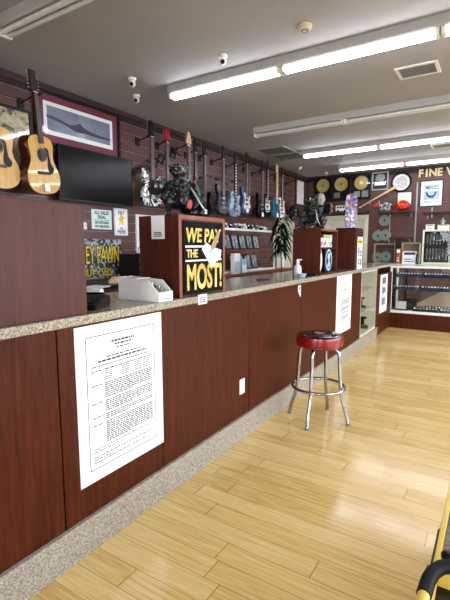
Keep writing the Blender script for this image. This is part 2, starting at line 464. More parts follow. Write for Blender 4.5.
# glass fronted unit at the end of the counter
t = thing('glass_front_cabinet', 'small counter cabinet with a glass front at the far end of the granite counter', 'display case', (XC, 5.845, 0), R90)
w = .86
obj('carcass', MB().box(0, .012, 0, .5, .0, 1.082).box(w-.012, w, 0, .5, 0, 1.082).box(.012, w-.012, .48, .5, 0, 1.082).box(.012, w-.012, 0, .48, .0, .2).box(.012, w-.012, 0, .48, 1.06, 1.082), M_CREAM2, t)
obj('glass_front', MB().box(.012, w-.012, .004, .010, .2, 1.06), M_GLASS, t)
for z in (.50, .80): obj('glass_shelf', MB().box(.03, w-.03, .04, .47, z, z+.01), M_GLASS, t)
for j, (sx, sz, ang, lb) in enumerate(((.60, .2005, 70, 'black cordless tool lying on the floor of the glass fronted cabinet'), (.46, .5105, 60, 'dark hand tool on the middle glass shelf of the small cabinet'))):
    q = thing('power_tool', lb, 'tool', (XC-.13, 5.845+sx, sz), R90+math.radians(ang))
    obj('body', MB().box(-.09, .1, -.03, .03, .0, .06, .015).box(.09, .15, -.012, .012, .02, .045, .005), M_BLACK, q)
    obj('handle', MB().box(-.03, .03, -.02, .02, .055, .15, .01).box(-.06, .05, -.03, .03, .145, .18, .01), M_BLKMET, q)
# gate with a flap
t = thing('counter_gate', 'wood swing gate with a small poster between the counter and the far jewellery case', 'gate', (XC, 6.78, 0), R90); w = 1.02
obj('gate_panel', MB().box(0, w, .0, .03, .03, .985, .003), M_LAM, t)
obj('gate_post', MB().box(-.045, -.003, -.0, .12, .0, 1.083, .003), M_LAM, t)
obj('hinge', MB().tube([(-.0015, .02, .2), (-.0015, .02, .27)], .006).tube([(-.0015, .02, .75), (-.0015, .02, .82)], .006), M_STEEL, t)
k0 = obj('counter_flap', MB().box(0, 1.05, -.03, .56, 1.09, 1.125, .004), M_GRAN, loc=(XC, 6.745, 0), rz=R90)
tag(k0, 'granite lift-up flap over the wood gate at the far end of the counter', 'worktop')

def words(mb, x0, x1, z, h, y, rnd, fill=1.0):
    x = x0
    while x < x0+(x1-x0)*fill:
        w = min(rnd.uniform(.008, .03), x1-x)
        if w < .004: break
        mb.box(x, x+w, y-.0006, y, z, z+h); x += w+.0045
def notice(label, loc, w, h, seed):
    t = thing('notice', label, 'notice', loc, R90); rnd = random.Random(seed)
    obj('sheet', MB().box(0, w, -.003, 0, 0, h), M_PAPER, t)
    m = w*.105; mb = MB(); l = .0038; y = -.003
    for a in ((m, w-m, h-m*.95, h-m*.95+l), (m, w-m, m*.95, m*.95+l)): mb.box(a[0], a[1], y-.0006, y, a[2], a[3])
    for a in (m, w-m): mb.box(a-l, a, y-.0006, y, m*.95, h-m*.95)
    obj('border_line', mb, M_INK, t)
    mb = MB(); s = w/.57
    z = h-m-.04*s
    for wd, hh in ((.15, .010), (.11, .008), (.09, .006)):
        words(mb, w/2-wd*s/2, w/2+wd*s/2, z, hh*s, y, rnd); z -= .016*s
    z -= .018*s
    words(mb, w/2-.11*s, w/2+.11*s, z, .006*s, y, rnd); z -= .017*s
    words(mb, w/2-.16*s, w/2+.16*s, z, .009*s, y, rnd); z -= .018*s
    words(mb, w/2-.2*s, w/2+.17*s, z, .005*s, y, rnd); z -= .022*s
    xi = m+.1*s; xe = w-m-.025*s; head = True; n = 0; block = [6, 8, 6, 3, 11, 7, 3]; bi = 0; left = block[0]
    while z > m*.95+.105*s:
        if left == block[bi]: words(mb, m+.02*s, m+.085*s, z, .0052*s, y, rnd)
        if bi == 0 and left < 6:
            for c0 in (xi, xi+.11*s, xi+.2*s, xi+.26*s): words(mb, c0, c0+.05*s, z, .0045*s, y, rnd)
        else: words(mb, xi, xe, z, .0056*s, y, rnd, 1 if left > 1 else .5)
        z -= .0098*s; left -= 1
        if left == 0: bi = min(bi+1, 6); left = block[bi]; z -= .008*s
    for f in (.9, .35, .0, .95, .3, .85):
        if z < m*.95+.015*s: break
        if f: words(mb, m+.02*s, xe, z, .0046*s, y, rnd, f)
        z -= .0125*s
    obj('printed_text', mb, M_INK, t)
    return t
notice('big white framed-text notice on the counter front, nearest the camera', (XC+.0, 1.187, .325), .570, .745, 3)
notice('smaller white text notice on the counter front beyond the bar stool', (XC+.0, 4.79, .39), .58, .695, 4)
t = thing('notice', 'narrow white and blue poster on the wood gate at the counter end', 'notice', (XC+.0, 6.95, .36), R90)
obj('sheet', MB().box(0, .50, -.003, 0, 0, .61), M_PAPER, t)
mb = MB()
for z, c in ((.46, .1), (.31, .09), (.12, .11)): mb.box(.13, .38, -.0036, -.003, z, z+c)
obj('printed_picture', mb, M_PHOTO, t)
rnd = random.Random(9); mb = MB()
for j in range(20): words(mb, .08, .42, .04+j*.028, .007, -.0037, rnd, rnd.uniform(.5, 1))
obj('printed_text', mb, M_INK, t)

t = thing('wall_outlet', 'white electrical outlet on the counter front left of the stool', 'outlet', (XC+.001, 2.636, .345), R90)
obj('plate', MB().box(-.035, .035, -.006, 0, 0, .112, .002), M_WHITE, t)
for z in (.03, .065): obj('socket', MB().box(-.016, .016, -.0075, -.006, z, z+.026, .0005), M_CARD, t)
t = thing('price_tag', 'small white number tag stuck to the granite edge below the black sign', 'tag', (XC+.0352, 2.10, 1.075), R90)
obj('card', MB().box(-.045, .045, -.004, 0, 0, .06, .001), M_CARD, t)
rnd = random.Random(2); mb = MB()
for z in (.012, .024, .036): words(mb, -.03, .03, z, .007, -.004, rnd)
obj('printed_text', mb, M_INKB, t)
t = thing('key_lock', 'white lock plate with dark keyhole high on the counter front left of the third cabinet', 'lock', (XC+.0, 3.69, .955), R90)
obj('plate', MB().box(-.03, .03, -.005, 0, .05, .11, .001).prism([(-.025, .045), (.028, .0), (.028, .045)], -.005, 0), M_WHITE, t)
obj('keyhole', MB().box(-.012, .012, -.006, -.005, .065, .098), M_INKB, t)

# ------------------------------------------------------------------ countertop cabinets
def top_cab(label, y0, y1, h=.474, depth=.30, open_front=False, band=False):
    t = thing('countertop_cabinet', label, 'cabinet', (XC+.005, y0, 1.1275), R90, 'wood cabinets standing on the granite counter'); w = y1-y0
    if not open_front and not band: obj('body', MB().box(0, w, 0, depth, 0, h, .002), M_LAMB, t)
    elif not open_front:
        obj('body', MB().box(0, w, 0, depth, 0, h, .002), M_LAMB, t)
        obj('edge_band', MB().box(0, w, -.004, -.0005, h-.024, h, .001).box(w-.024, w, -.004, -.0005, 0, h-.0245, .001).box(0, .024, -.004, -.0005, 0, h-.0245, .001), M_WOODED, t)
    else:
        obj('side_panel', MB().box(0, .018, 0, depth, 0, h, .001), M_LAMB, t)
        obj('side_panel', MB().box(w-.018, w, 0, depth, 0, h, .001), M_LAMB, t)
        obj('top_panel', MB().box(.018, w-.018, 0, depth, h-.02, h, .001), M_WOODED, t)
        obj('back_panel', MB().box(.018, w-.018, depth-.01, depth, 0, h-.02), M_LAMB, t)
        obj('bottom_panel', MB().box(.018, w-.018, 0, depth-.01, 0, .015), M_LAMB, t)
        obj('shelf', MB().box(.018, w-.018, .005, depth-.01, .268, .284), M_LAM, t)
    return t
top_cab('closed wood cabinet on the counter filling the left edge, below the acoustic guitars', .62, 1.262)
top_cab('wood cabinet on the counter carrying the black and gold sign', 1.917, 2.399, band=True)
top_cab('open fronted wood cabinet on the counter with cartons on its shelf', 4.205, 4.76, open_front=True)
top_cab('farthest wood cabinet on the counter, with a yellow topped flyer', 5.47, 5.83, .505)

# black sign
t = thing('advertising_sign', 'black sign with gold lettering WE PAY THE MOST on the wood cabinet', 'sign', (XC+.0095, 1.917, 1.1285), R90)
obj('board', MB().box(.036, .452, -.004, 0, .012, .440, .001), plain('sign_black', '#060607', .6, spec=.1), t)
text('lettering', 'WE PAY', .13, M_GOLD, t, 0, 0, -.005, bold=.0035, shear=.1, fit=(.058, .425, .318, .402))
text('lettering', 'THE', .074, M_GOLD, t, 0, 0, -.005, bold=.0016, fit=(.06, .17, .229, .277))
text('lettering', 'MOST!', .19, M_GOLD, t, 0, 0, -.005, bold=.005, fit=(.062, .43, .035, .193))
obj('white_bar', MB().box(.05, .33, -.0055, -.004, .288, .300), M_WHITE, t)
obj('white_bar', MB().box(.05, .43, -.0055, -.004, .206, .216), M_WHITE, t)
for j, (cx_, cz_, a) in enumerate(((.285, .240, -48), (.30, .25, -36), (.32, .256, -24), (.338, .258, -12))):
    c_, s_ = math.cos(math.radians(a)), math.sin(math.radians(a)); R_ = lambda x, z: (cx_+x*c_-z*s_, cz_+x*s_+z*c_); y = -.0062-j*.0014
    n_ = obj('banknote_print', MB().prism([R_(-.078, -.03), (R_(.078, -.03)), R_(.078, .03), R_(-.078, .03)], y-.0008, y), M_PAPER, t)
    obj('note_mark', MB().prism([R_(-.06, -.018), R_(-.02, -.018), R_(-.02, .014), R_(-.06, .014)], y-.0012, y-.0009).prism([R_(.01, -.012), R_(.06, -.012), R_(.06, -.006), R_(.01, -.006)], y-.0012, y-.0009), M_SKYC, n_)
obj('hand_print', MB().prism(crom([(.30, .285), (.325, .275), (.355, .30), (.385, .345), (.40, .385), (.375, .385), (.345, .35), (.32, .325)], 3), -.0135, -.0125), plain('hand_print_tone', '#a58a62', .5), t)

t = thing('flyer', 'white flyer taped to the side of the black sign cabinet', 'flyer', (-1.73, 1.9168, 1.466), 0)
obj('sheet', MB().box(0, .10, -.002, 0, 0, .135), M_PAPER, t)
rnd = random.Random(4); mb = MB()
for z in (.014, .024, .034): words(mb, .02, .08, z, .006, -.002, rnd)
obj('printed_text', mb, M_INK, t)
t = thing('flyer', 'tall flyer with yellow heading on the farthest wood cabinet', 'flyer', (XC+.0105, 5.52, 1.13), R90)
obj('sheet', MB().box(.02, .25, -.003, 0, .0, .41), M_PAPER, t)
obj('heading', MB().box(.04, .23, -.0036, -.003, .315, .385), M_YELSIGN, t)
mb = MB(); mb.box(.05, .12, -.0036, -.003, .18, .27).box(.15, .22, -.0036, -.003, .165, .24).box(.05, .11, -.0036, -.003, .06, .13).box(.14, .22, -.0036, -.003, .04, .12)
obj('printed_picture', mb, M_PHOTO, t)
rnd = random.Random(5); mb = MB()
for j in range(6): words(mb, .04, .23, .02+j*.05, .007, -.0037, rnd, .9)
words(mb, .06, .2, .34, .02, -.0037, rnd)
obj('printed_text', mb, M_INKB, t)

# things in the open cabinet
cx = XC+.005
for j in range(5):
    y = 4.25+j*.098
    t = thing('carton', ['white carton with yellow band, first from the left on the open cabinet shelf', 'white carton second from the left on the open cabinet shelf',
              'white carton in the middle of the open cabinet shelf', 'white carton second from the right on the open cabinet shelf', 'white carton with violet lid at the right end of the open cabinet shelf'][j],
              'carton', (cx-.05, y, 1.1275+.2845), R90, 'cartons on the open cabinet shelf')
    obj('box', MB().box(0, .075, 0, .05, 0, .098, .002), M_CARD, t)
    obj('lid', MB().box(0, .075, 0, .05, .099, .135, .002), [M_LIME, M_BLACK, M_LIME, M_LIME, M_VIOLET][j], t)
    obj('label_print', MB().box(.012, .04, -.0015, 0, .012, .06).box(.046, .066, -.0015, 0, .03, .08), [M_ORANGE, M_PHOTO, M_CRIM, M_LIME, M_PHOTO][j], t)
t = thing('surfboard_model', 'white pointed board leaning at left inside the open cabinet', 'ornament', (cx-.06, 4.335, 1.1435), R90)
obj('board', MB().prism(crom([(0, 0), (.055, .05), (.075, .12), (.06, .19), (.025, .255), (-.02, .25), (-.055, .18), (-.07, .11), (-.05, .04)], 4), -.012, .012, .004), plain('ivory_board', '#ddd6c6', .5), t, True)
obj('stripe', MB().box(.005, .03, -.0135, -.012, .2, .235), M_TONGUE, t)
t = thing('oval_plaque', 'dark oval plaque with white ring leaning at right inside the open cabinet', 'plaque', (cx-.05, 4.605, 1.1435), R90)
ell = lambda rx, rz, cz, n=28: [(rx*math.cos(2*PI*k/n), cz+rz*math.sin(2*PI*k/n)) for k in range(n)]
obj('board', MB().prism([(-.13, 0), (.13, 0), (.13, .262), (-.13, .262)], -.004, .012, .002), M_BLACK, t)
mb = MB(); A = ell(.105, .118, .13); B = ell(.082, .095, .13); n = len(A); n0 = 0
va = [mb.bm.verts.new((x, -.006, z)) for x, z in A]; vb = [mb.bm.verts.new((x, -.006, z)) for x, z in B]
for i in range(n): mb.bm.faces.new((va[i], va[(i+1) % n], vb[(i+1) % n], vb[i]))
r = bmesh.ops.extrude_face_region(mb.bm, geom=mb.bm.faces[:]); bmesh.ops.translate(mb.bm, verts=[v for v in r['geom'] if isinstance(v, bmesh.types.BMVert)], vec=(0, .0018, 0))
obj('ring', mb, M_SKYC, t)
obj('emblem', MB().prism(crom([(-.05, .06), (.0, .05), (.05, .08), (.02, .13), (.05, .19), (.0, .205), (-.04, .16), (-.01, .12)], 3), -.006, -.0042), M_SKYC, t)

# ------------------------------------------------------------------ sculptures
def sculpture(label, loc, rz, s=1.0, flip=1):
    t = thing('beast_sculpture', label, 'sculpture', loc, rz, 'black sculptures on the counter cabinets')
    V = lambda x, y, z: Vector((x*s*flip, y*s, z*s))
    def cap(mb, a, b, ra, rb): 
        n = 6
        for i in range(n+1):
            f = i/n; mb.ball(V(*a).lerp(V(*b), f), (ra+(rb-ra)*f)*s, 1)
    def fill(mb):
        cap(mb, (.02, .02, .10), (.0, .0, .20), .075, .072)         # crouching trunk
        mb.ball(V(.05, .03, .09), (.085*s, .075*s, .08*s), 2)       # haunch
        mb.ball(V(-.015, 0, .215), (.085*s, .07*s, .05*s), 2)       # shoulders
        cap(mb, (-.01, -.01, .23), (-.02, -.02, .275), .045, .045)  # neck
        mb.ball(V(-.02, -.03, .30), (.052*s, .058*s, .048*s), 2)    # head
        mb.ball(V(-.035, -.085, .285), (.034*s, .04*s, .028*s), 2)  # muzzle
        for q in (-1, 1):
            cap(mb, (q*.085-.01, 0, .215), (q*.115-.01, -.05, .13), .033, .026)   # arms
            cap(mb, (q*.115-.01, -.05, .13), (q*.085-.01, -.105, .03), .026, .02)
            mb.ball(V(q*.085-.01, -.118, .018), (.026*s, .032*s, .018*s), 1)
            cap(mb, (q*.07+.02, .02, .09), (q*.115+.02, -.06, .10), .045, .034)   # thighs
            cap(mb, (q*.115+.02, -.06, .10), (q*.11+.02, -.01, .025), .03, .02)
            mb.ball(V(q*.11+.02, -.04, .018), (.028*s, .045*s, .018*s), 1)
            cap(mb, (q*.04-.02, -.01, .325), (q*.075-.02, .015, .35), .016, .006)  # ears
    blob('body', fill, M_STATUE, t, .0065*s, rough=.035*s)
    mb = MB(); rnd = random.Random(5)
    for j in range(80):                                             # curled mane around the head
        a = rnd.uniform(0, 2*PI); e = rnd.uniform(-.2, 1.3)
        w_ = j/80
        if j < 46: p = V(-.02+.06*math.cos(a)*math.cos(e), -.005+.045*math.sin(a)*math.cos(e), .305+.05*math.sin(e))
        else: p = V(.0+.085*math.cos(a), .01+.07*math.sin(a), rnd.uniform(.10, .235))
        mb.ball(p, rnd.uniform(.009, .017)*s, 1)
    obj('mane', mb, M_STATUE, t, True)
    for q in (-1, 1):
        mb = MB()
        out = [(q*.06, .20), (q*.12, .27), (q*.165, .25), (q*.16, .18), (q*.135, .13), (q*.115, .165), (q*.095, .12), (q*.07, .16)]
        mb.prism([(x*s*flip, z*s) for x, z in out], .055*s, .068*s, .002); obj('wing', mb, M_STATUE, t)
        mb = MB(); mb.ball(V(q*.022-.02, -.078, .312), .009*s, 1); obj('eye', mb, M_STSILV, t)
    for q in (-1, 1):
        mb = MB()
        for j in range(3):
            mb.tube([V(q*.085-.01+(j-1)*.014, -.135, .016), V(q*.085-.01+(j-1)*.017, -.165, .006)], [.006*s, .0015*s], 6)
        obj('claw', mb, M_STSILV, t)
    mb = MB(); mb.tube([V(.06, -.055, .19), V(.085, -.075, .15), V(.115, -.10, .09), V(.16, -.11, .02)], [.006*s, .007*s, .006*s, .003*s], 8)
    obj('spear', mb, M_STSILV, t, True)
    return t
st = sculpture('black crouching beast sculpture with orange shield, on the sign cabinet', (-1.69, 2.16, 1.612), math.radians(40), .88)
obj('shield', MB().prism(crom([(0, .0), (.013, .02), (.011, .045), (0, .056), (-.011, .045), (-.013, .02)], 4), -.175, -.16, .003), M_TONGUE, st, True, loc=(.04, .02, .03))
obj('round_shield', MB().lathe([(0, -.014), (.025, -.009), (.045, .0), (.047, .006), (.042, .004), (0, -.006)], 28, (-.165, -.02, .17), 'Y'), M_BLACKG, st, True)
sculpture('black crouching beast sculpture on the open fronted cabinet in the distance', (-1.70, 4.46, 1.613), math.radians(-15), 1.0, 1)

# deck on the farthest cabinet
k0 = tag(obj('black_plinth', MB().box(-.16, .16, -.13, .13, 0, .022, .004), M_BLACK, loc=(-1.665, 5.65, 1.633), rz=R90), 'black low stand on top of the farthest wood cabinet', 'stand')
t = thing('skateboard_deck', 'colourful painted skateboard deck standing upright on the black stand', 'skateboard', (-1.65, 5.65, 1.655), math.radians(38))
ol = crom([(0, 0), (.055, .012), (.075, .06), (.078, .22), (.075, .38), (.055, .43), (0, .445), (-.055, .43), (-.075, .38), (-.078, .22), (-.075, .06), (-.055, .012)], 4)
obj('deck', MB().prism(ol, -.008, .006, .003), M_DECK, t, True)
for z in (.10, .33):
    tr = obj('truck', MB().box(-.03, .03, .006, .016, z-.03, z+.03, .002).tube([(-.06, .03, z), (.06, .03, z)], .006).tube([(0, .01, z), (0, .03, z)], .01), M_STEEL, t)
    for q in (-1, 1):
        obj('wheel', MB().tube([(q*.045, .03, z), (q*.07, .03, z)], .02, 14), M_WHITE, tr, True)

# ------------------------------------------------------------------ things on the counter
t = thing('parts_bin', 'white cardboard parts bin with scooped front on the counter, left of the black sign', 'bin', (-1.655, 1.765, 1.1285), 0)
side = [(-.145, 0), (.155, 0), (.155, .052), (.145, .056), (.085, .112), (-.145, .125)]
for y in (-.055, .055): obj('side_wall', MB().prism(side, y-.002, y+.002), M_CARD, t)
obj('front_wall', MB().box(.151, .155, -.053, .053, 0, .052), M_CARD, t)
obj('back_wall', MB().box(-.145, -.141, -.053, .053, 0, .125), M_CARD, t)
obj('bottom', MB().box(-.141, .151, -.053, .053, 0, .004), M_CARD, t)
obj('top_flap', MB().box(-.141, -.005, -.053, .053, .117, .121), M_CARD, t)
rnd = random.Random(8); mb = MB(); mb.box(-.04, .04, -.0006, 0, .012, .018); mb.box(-.045, .045, -.0006, 0, .028, .031)
p = obj('label_print', mb, M_PHOTO, t, loc=(.1552, 0, 0), rz=R90)
for j, (x, y, m, lb) in enumerate(((.05, -.02, M_BLACK, 'black cable coil'), (.09, .018, M_DULL, 'grey connector'), (.03, .028, M_BLKMET, 'dark adapter'))):
    q = thing('small_part', lb+' in the white parts bin', 'part', (-1.655+x, 1.765+y, 1.1285+.005), .4*j)
    obj('casing', MB().box(-.022, .022, -.014, .014, 0, .05+.012*j, .004), m, q)
    obj('plug', MB().tube([(0, 0, .05+.012*j), (0, 0, .068+.012*j)], .006, 8), M_STEEL, q)

t = thing('adding_machine', 'black adding machine on the counter beside the closed left cabinet', 'calculator', (-1.675, 1.39, 1.1285), math.radians(28))
obj('body', MB().prism([(-.10, 0), (.10, 0), (.10, .05), (.04, .06), (-.10, .022)], -.075, .075, .004), M_BLACK, t, loc=(0, 0, 0), rz=R90)
obj('keypad', MB().box(-.05, .05, -.08, .02, .032, .044, .002, rot=Matrix.Rotation(.25, 3, 'X')), M_BLKMET, t)
obj('display', MB().box(-.055, .055, .055, .07, .045, .068, .003), M_SCREEN, t)
obj('paper_roll', MB().tube([(-.035, .09, .055), (.035, .09, .055)], .03, 16), M_PAPER, t, True)

t = thing('spray_bottle', 'clear violet plastic bottle on the counter left of the open cabinet', 'bottle', (-1.655, 3.93, 1.1285))
obj('bottle', MB().lathe([(0, 0), (.035, 0), (.038, .01), (.038, .085), (.03, .105), (.014, .12), (.014, .132), (0, .132)], 20), M_VIOLET, t, True)
obj('cap', MB().lathe([(0, .132), (.017, .132), (.017, .155), (.01, .16), (.01, .172), (0, .172)], 16).box(0, .04, -.006, .006, .158, .17, .003), M_WHITE, t, True)
t = thing('dish', 'small pale dish on the counter at the foot of the open cabinet', 'dish', (-1.585, 3.86, 1.1285))
obj('bowl', MB().lathe([(0, 0), (.03, 0), (.046, .03), (.05, .034), (.046, .035), (.028, .008), (0, .008)], 20), M_SKYC, t, True)
t = thing('tablet', 'black tablet lying on the counter in front of the open cabinet', 'tablet', (-1.64, 4.08, 1.1285), math.radians(12))
obj('body', MB().box(-.02, .12, -.09, .09, 0, .012, .003), M_BLACK, t)
obj('screen', MB().box(-.01, .11, -.08, .08, .012, .0128), M_SCREEN, t)
for (x, y, lb) in ((-1.74, 2.62, 'flat black wallet on the counter right of the black sign'), (-1.74, 3.36, 'thin black pen tray lying in the middle of the counter')):
    q = thing('wallet' if 'wallet' in lb else 'pen_tray', lb, 'wallet' if 'wallet' in lb else 'tray', (x, y, 1.1285), .9)
    obj('body', MB().box(-.05, .05, -.035, .035, 0, .012, .003), M_BLACK, q)
    obj('clasp', MB().box(.03, .045, -.008, .008, .012, .015, .001), M_BLKMET, q)

# ------------------------------------------------------------------ bar stool
t = thing('bar_stool', 'chrome bar stool with a round red and black seat in front of the counter', 'stool', (-1.18, 3.28, 0))
obj('seat_band', MB().lathe([(0, .625), (.172, .625), (.183, .631), (.187, .65), (.187, .695), (.184, .711), (.176, .714), (0, .714)], 48), M_RED, t, True)
obj('seat_top', MB().lathe([(0, .7145), (.174, .7145), (.176, .717), (.165, .721), (.11, .726), (0, .728)], 48), M_BLACKG, t, True, label='black glossy seat top')
obj('seat_emblem', MB().prism(crom([(-.03, -.03), (.01, -.04), (.04, -.01), (.03, .03), (.0, .02), (-.02, .04), (-.045, .01)], 3), -.7295, -.7265), plain('emblem_pink', '#a8626c', .4), t).rotation_euler = (-PI/2, 0, 0)
obj('mount_plate', MB().lathe([(0, .606), (.12, .606), (.12, .6245), (0, .6245)], 24), M_BLKMET, t)
for k in range(4):
    a = k*PI/2+.02; d = Vector((math.cos(a), math.sin(a), 0))
    P = [d*.07+UP*.612, d*.125+UP*.611, d*.148+UP*.602, d*.160+UP*.58, d*.165+UP*.55, d*.175+UP*.40, d*.183+UP*.285, d*.190+UP*.235, d*.205+UP*.18, d*.230+UP*.10, d*.242+UP*.055, d*.25+UP*.014]
    lg = obj('leg', MB().tube(P, .014, 12), M_CHROME, t, True)
    obj('foot_cap', MB().tube([d*.25+UP*.016, d*.251+UP*.0], .017, 12), plain('grey_rubber', '#6c6a66', .6) if k == 0 else bpy.data.materials['grey_rubber'], lg)
obj('foot_ring', MB().tube([(.209*math.cos(2*PI*k/48), .209*math.sin(2*PI*k/48), .285) for k in range(48)], .0125, 10, True), M_CHROME, t, True)

# ------------------------------------------------------------------ yellow cart at the lower right
t = thing('platform_cart', 'yellow cart with grey carpeted top and black handle, lower right corner', 'cart', (-.105, 1.16, 0))
W, L, H = .62, .95, .50
obj('top_frame', MB().box(0, .018, .0, L, H-.05, H, .004).box(W-.018, W, .0, L, H-.05, H, .004).box(.018, W-.018, .10, .206, H-.05, H, .004).box(.018, W-.018, L-.03, L, H-.05, H, .004).box(.018, W-.018, .206, L-.03, H-.04, H-.02), M_YELLOW, t)
obj('carpet_pad', MB().box(.0185, W-.0185, .2065, L-.0305, H-.019, H-.002, .003), M_CARPET, t)
obj('tray_floor', MB().box(.018, W-.018, .0, .0995, H-.05, H-.04), M_BLACK, t)
obj('lower_shelf', MB().box(.01, W-.01, .02, L-.02, .16, .185, .004), M_YELLOW, t)
obj('bumper_strip', MB().box(-.007, -.0005, .10, .33, H-.030, H-.010, .002), M_BLACK, t)
for (x, y) in ((.02, .03), (W-.06, .03), (.02, L-.07), (W-.06, L-.07)):
    obj('leg', MB().box(x, x+.04, y, y+.04, .1, H-.045, .004), M_YELLOW, t)
    cs = obj('caster', MB().box(x-.0, x+.04, y+.0, y+.04, .085, .10, .002).box(x-.004, x+.004, y+.008, y+.032, .03, .088).box(x+.036, x+.044, y+.008, y+.032, .03, .088), M_STEEL, t)
    obj('wheel', MB().tube([(x+.006, y+.02, .045), (x+.034, y+.02, .045)], .045, 20), M_BLACK, cs, True)
obj('knob', MB().lathe([(0, 0), (.012, 0), (.012, .015), (.016, .02), (.016, .030), (.010, .036), (0, .038)], 16, (.034, .150, H)), M_BLACK, t, True)
hp = [(.0, -.06), (.003, .0), (.010, .035), (.026, .068), (.052, .09), (.09, .098)]
obj('handle_grip', MB().tube([(x, y, H+.042) for x, y in hp]+[(W-x, y, H+.042) for x, y in hp[::-1]], .0185, 16), plain('black_foam', '#070708', .6, spec=.2), t, True)
for q in (0, W):
    obj('handle_arm', MB().tube([(q, -.061, H+.042), (q, -.11, H+.04), (q, -.135, H+.02), (q, -.14, H-.03), (q, -.14, .22), (q, -.12, .18), (q, -.06, .172), (q, .019, .172)], .015, 12), M_YELLOW, t, True)
    obj('side_bolt', MB().tube([(q-.004 if q == 0 else q+.004, .30, H-.02), (q, .30, H-.02)], .008, 10), M_BLKMET, t)

# ------------------------------------------------------------------ wall guitars
OUT = {
 'acoustic': [(0, 0), (.09, .006), (.165, .045), (.193, .12), (.18, .19), (.145, .255), (.132, .305), (.142, .37), (.143, .42), (.115, .465), (.05, .487), (0, .49), (-.05, .487), (-.115, .465), (-.143, .42), (-.142, .37), (-.132, .305), (-.145, .255), (-.18, .19), (-.193, .12), (-.165, .045), (-.09, .006)],
 'strat': [(0, .0), (.09, .008), (.15, .05), (.16, .11), (.13, .175), (.112, .215), (.125, .265), (.15, .315), (.14, .345), (.115, .34), (.075, .30), (.03, .285), (-.03, .29), (-.06, .315), (-.085, .37), (-.12, .41), (-.15, .405), (-.155, .36), (-.13, .285), (-.118, .225), (-.135, .17), (-.162, .11), (-.15, .05), (-.09, .008)],
 'tele': [(0, 0), (.09, .006), (.15, .045), (.16, .11), (.13, .18), (.115, .225), (.13, .27), (.155, .315), (.14, .345), (.11, .335), (.075, .295), (.03, .30), (-.03, .335), (-.09, .352), (-.14, .33), (-.155, .28), (-.13, .225), (-.125, .18), (-.16, .11), (-.15, .045), (-.09, .006)],
 'lp': [(0, 0), (.09, .008), (.15, .05), (.162, .11), (.135, .18), (.112, .225), (.115, .265), (.145, .30), (.15, .325), (.125, .33), (.08, .295), (.035, .30), (.03, .355), (-.03, .37), (-.09, .36), (-.125, .32), (-.122, .26), (-.115, .225), (-.137, .18), (-.162, .11), (-.15, .05), (-.09, .008)],
 'sg': [(0, 0), (.09, .01), (.15, .05), (.16, .11), (.13, .18), (.115, .22), (.125, .27), (.155, .335), (.12, .345), (.07, .29), (.03, .28), (-.03, .28), (-.07, .29), (-.12, .345), (-.155, .335), (-.125, .27), (-.115, .22), (-.13, .18), (-.16, .11), (-.15, .05), (-.09, .01)],
 'pointy': [(0, .06), (.07, .02), (.17, -.02), (.13, .10), (.10, .19), (.13, .28), (.16, .40), (.07, .30), (.03, .27), (-.03, .27), (-.08, .31), (-.14, .42), (-.13, .26), (-.10, .19), (-.14, .10), (-.18, -.01), (-.07, .03)],
 'round': [(0, 0), (.09, .012), (.165, .055), (.195, .13), (.18, .21), (.13, .28), (.05, .32), (0, .325), (-.05, .32), (-.13, .28), (-.18, .21), (-.195, .13), (-.165, .055), (-.09, .012)],
}
HEAD = {
 'inline': [(-.021, 0), (.021, 0), (.03, .02), (.026, .06), (.02, .14), (.005, .175), (-.02, .175), (-.042, .14), (-.045, .05), (-.03, .03)],
 'three': [(-.02, 0), (.02, 0), (.038, .03), (.044, .13), (.03, .16), (.012, .15), (0, .162), (-.012, .15), (-.03, .16), (-.044, .13), (-.038, .03)],
 'slim': [(-.02, 0), (.02, 0), (.034, .02), (.034, .165), (-.034, .165), (-.034, .02)],
 'paddle': [(-.02, 0), (.02, 0), (.05, .03), (.05, .07), (.026, .15), (.006, .175), (-.012, .16), (-.03, .10), (-.048, .05)],
}
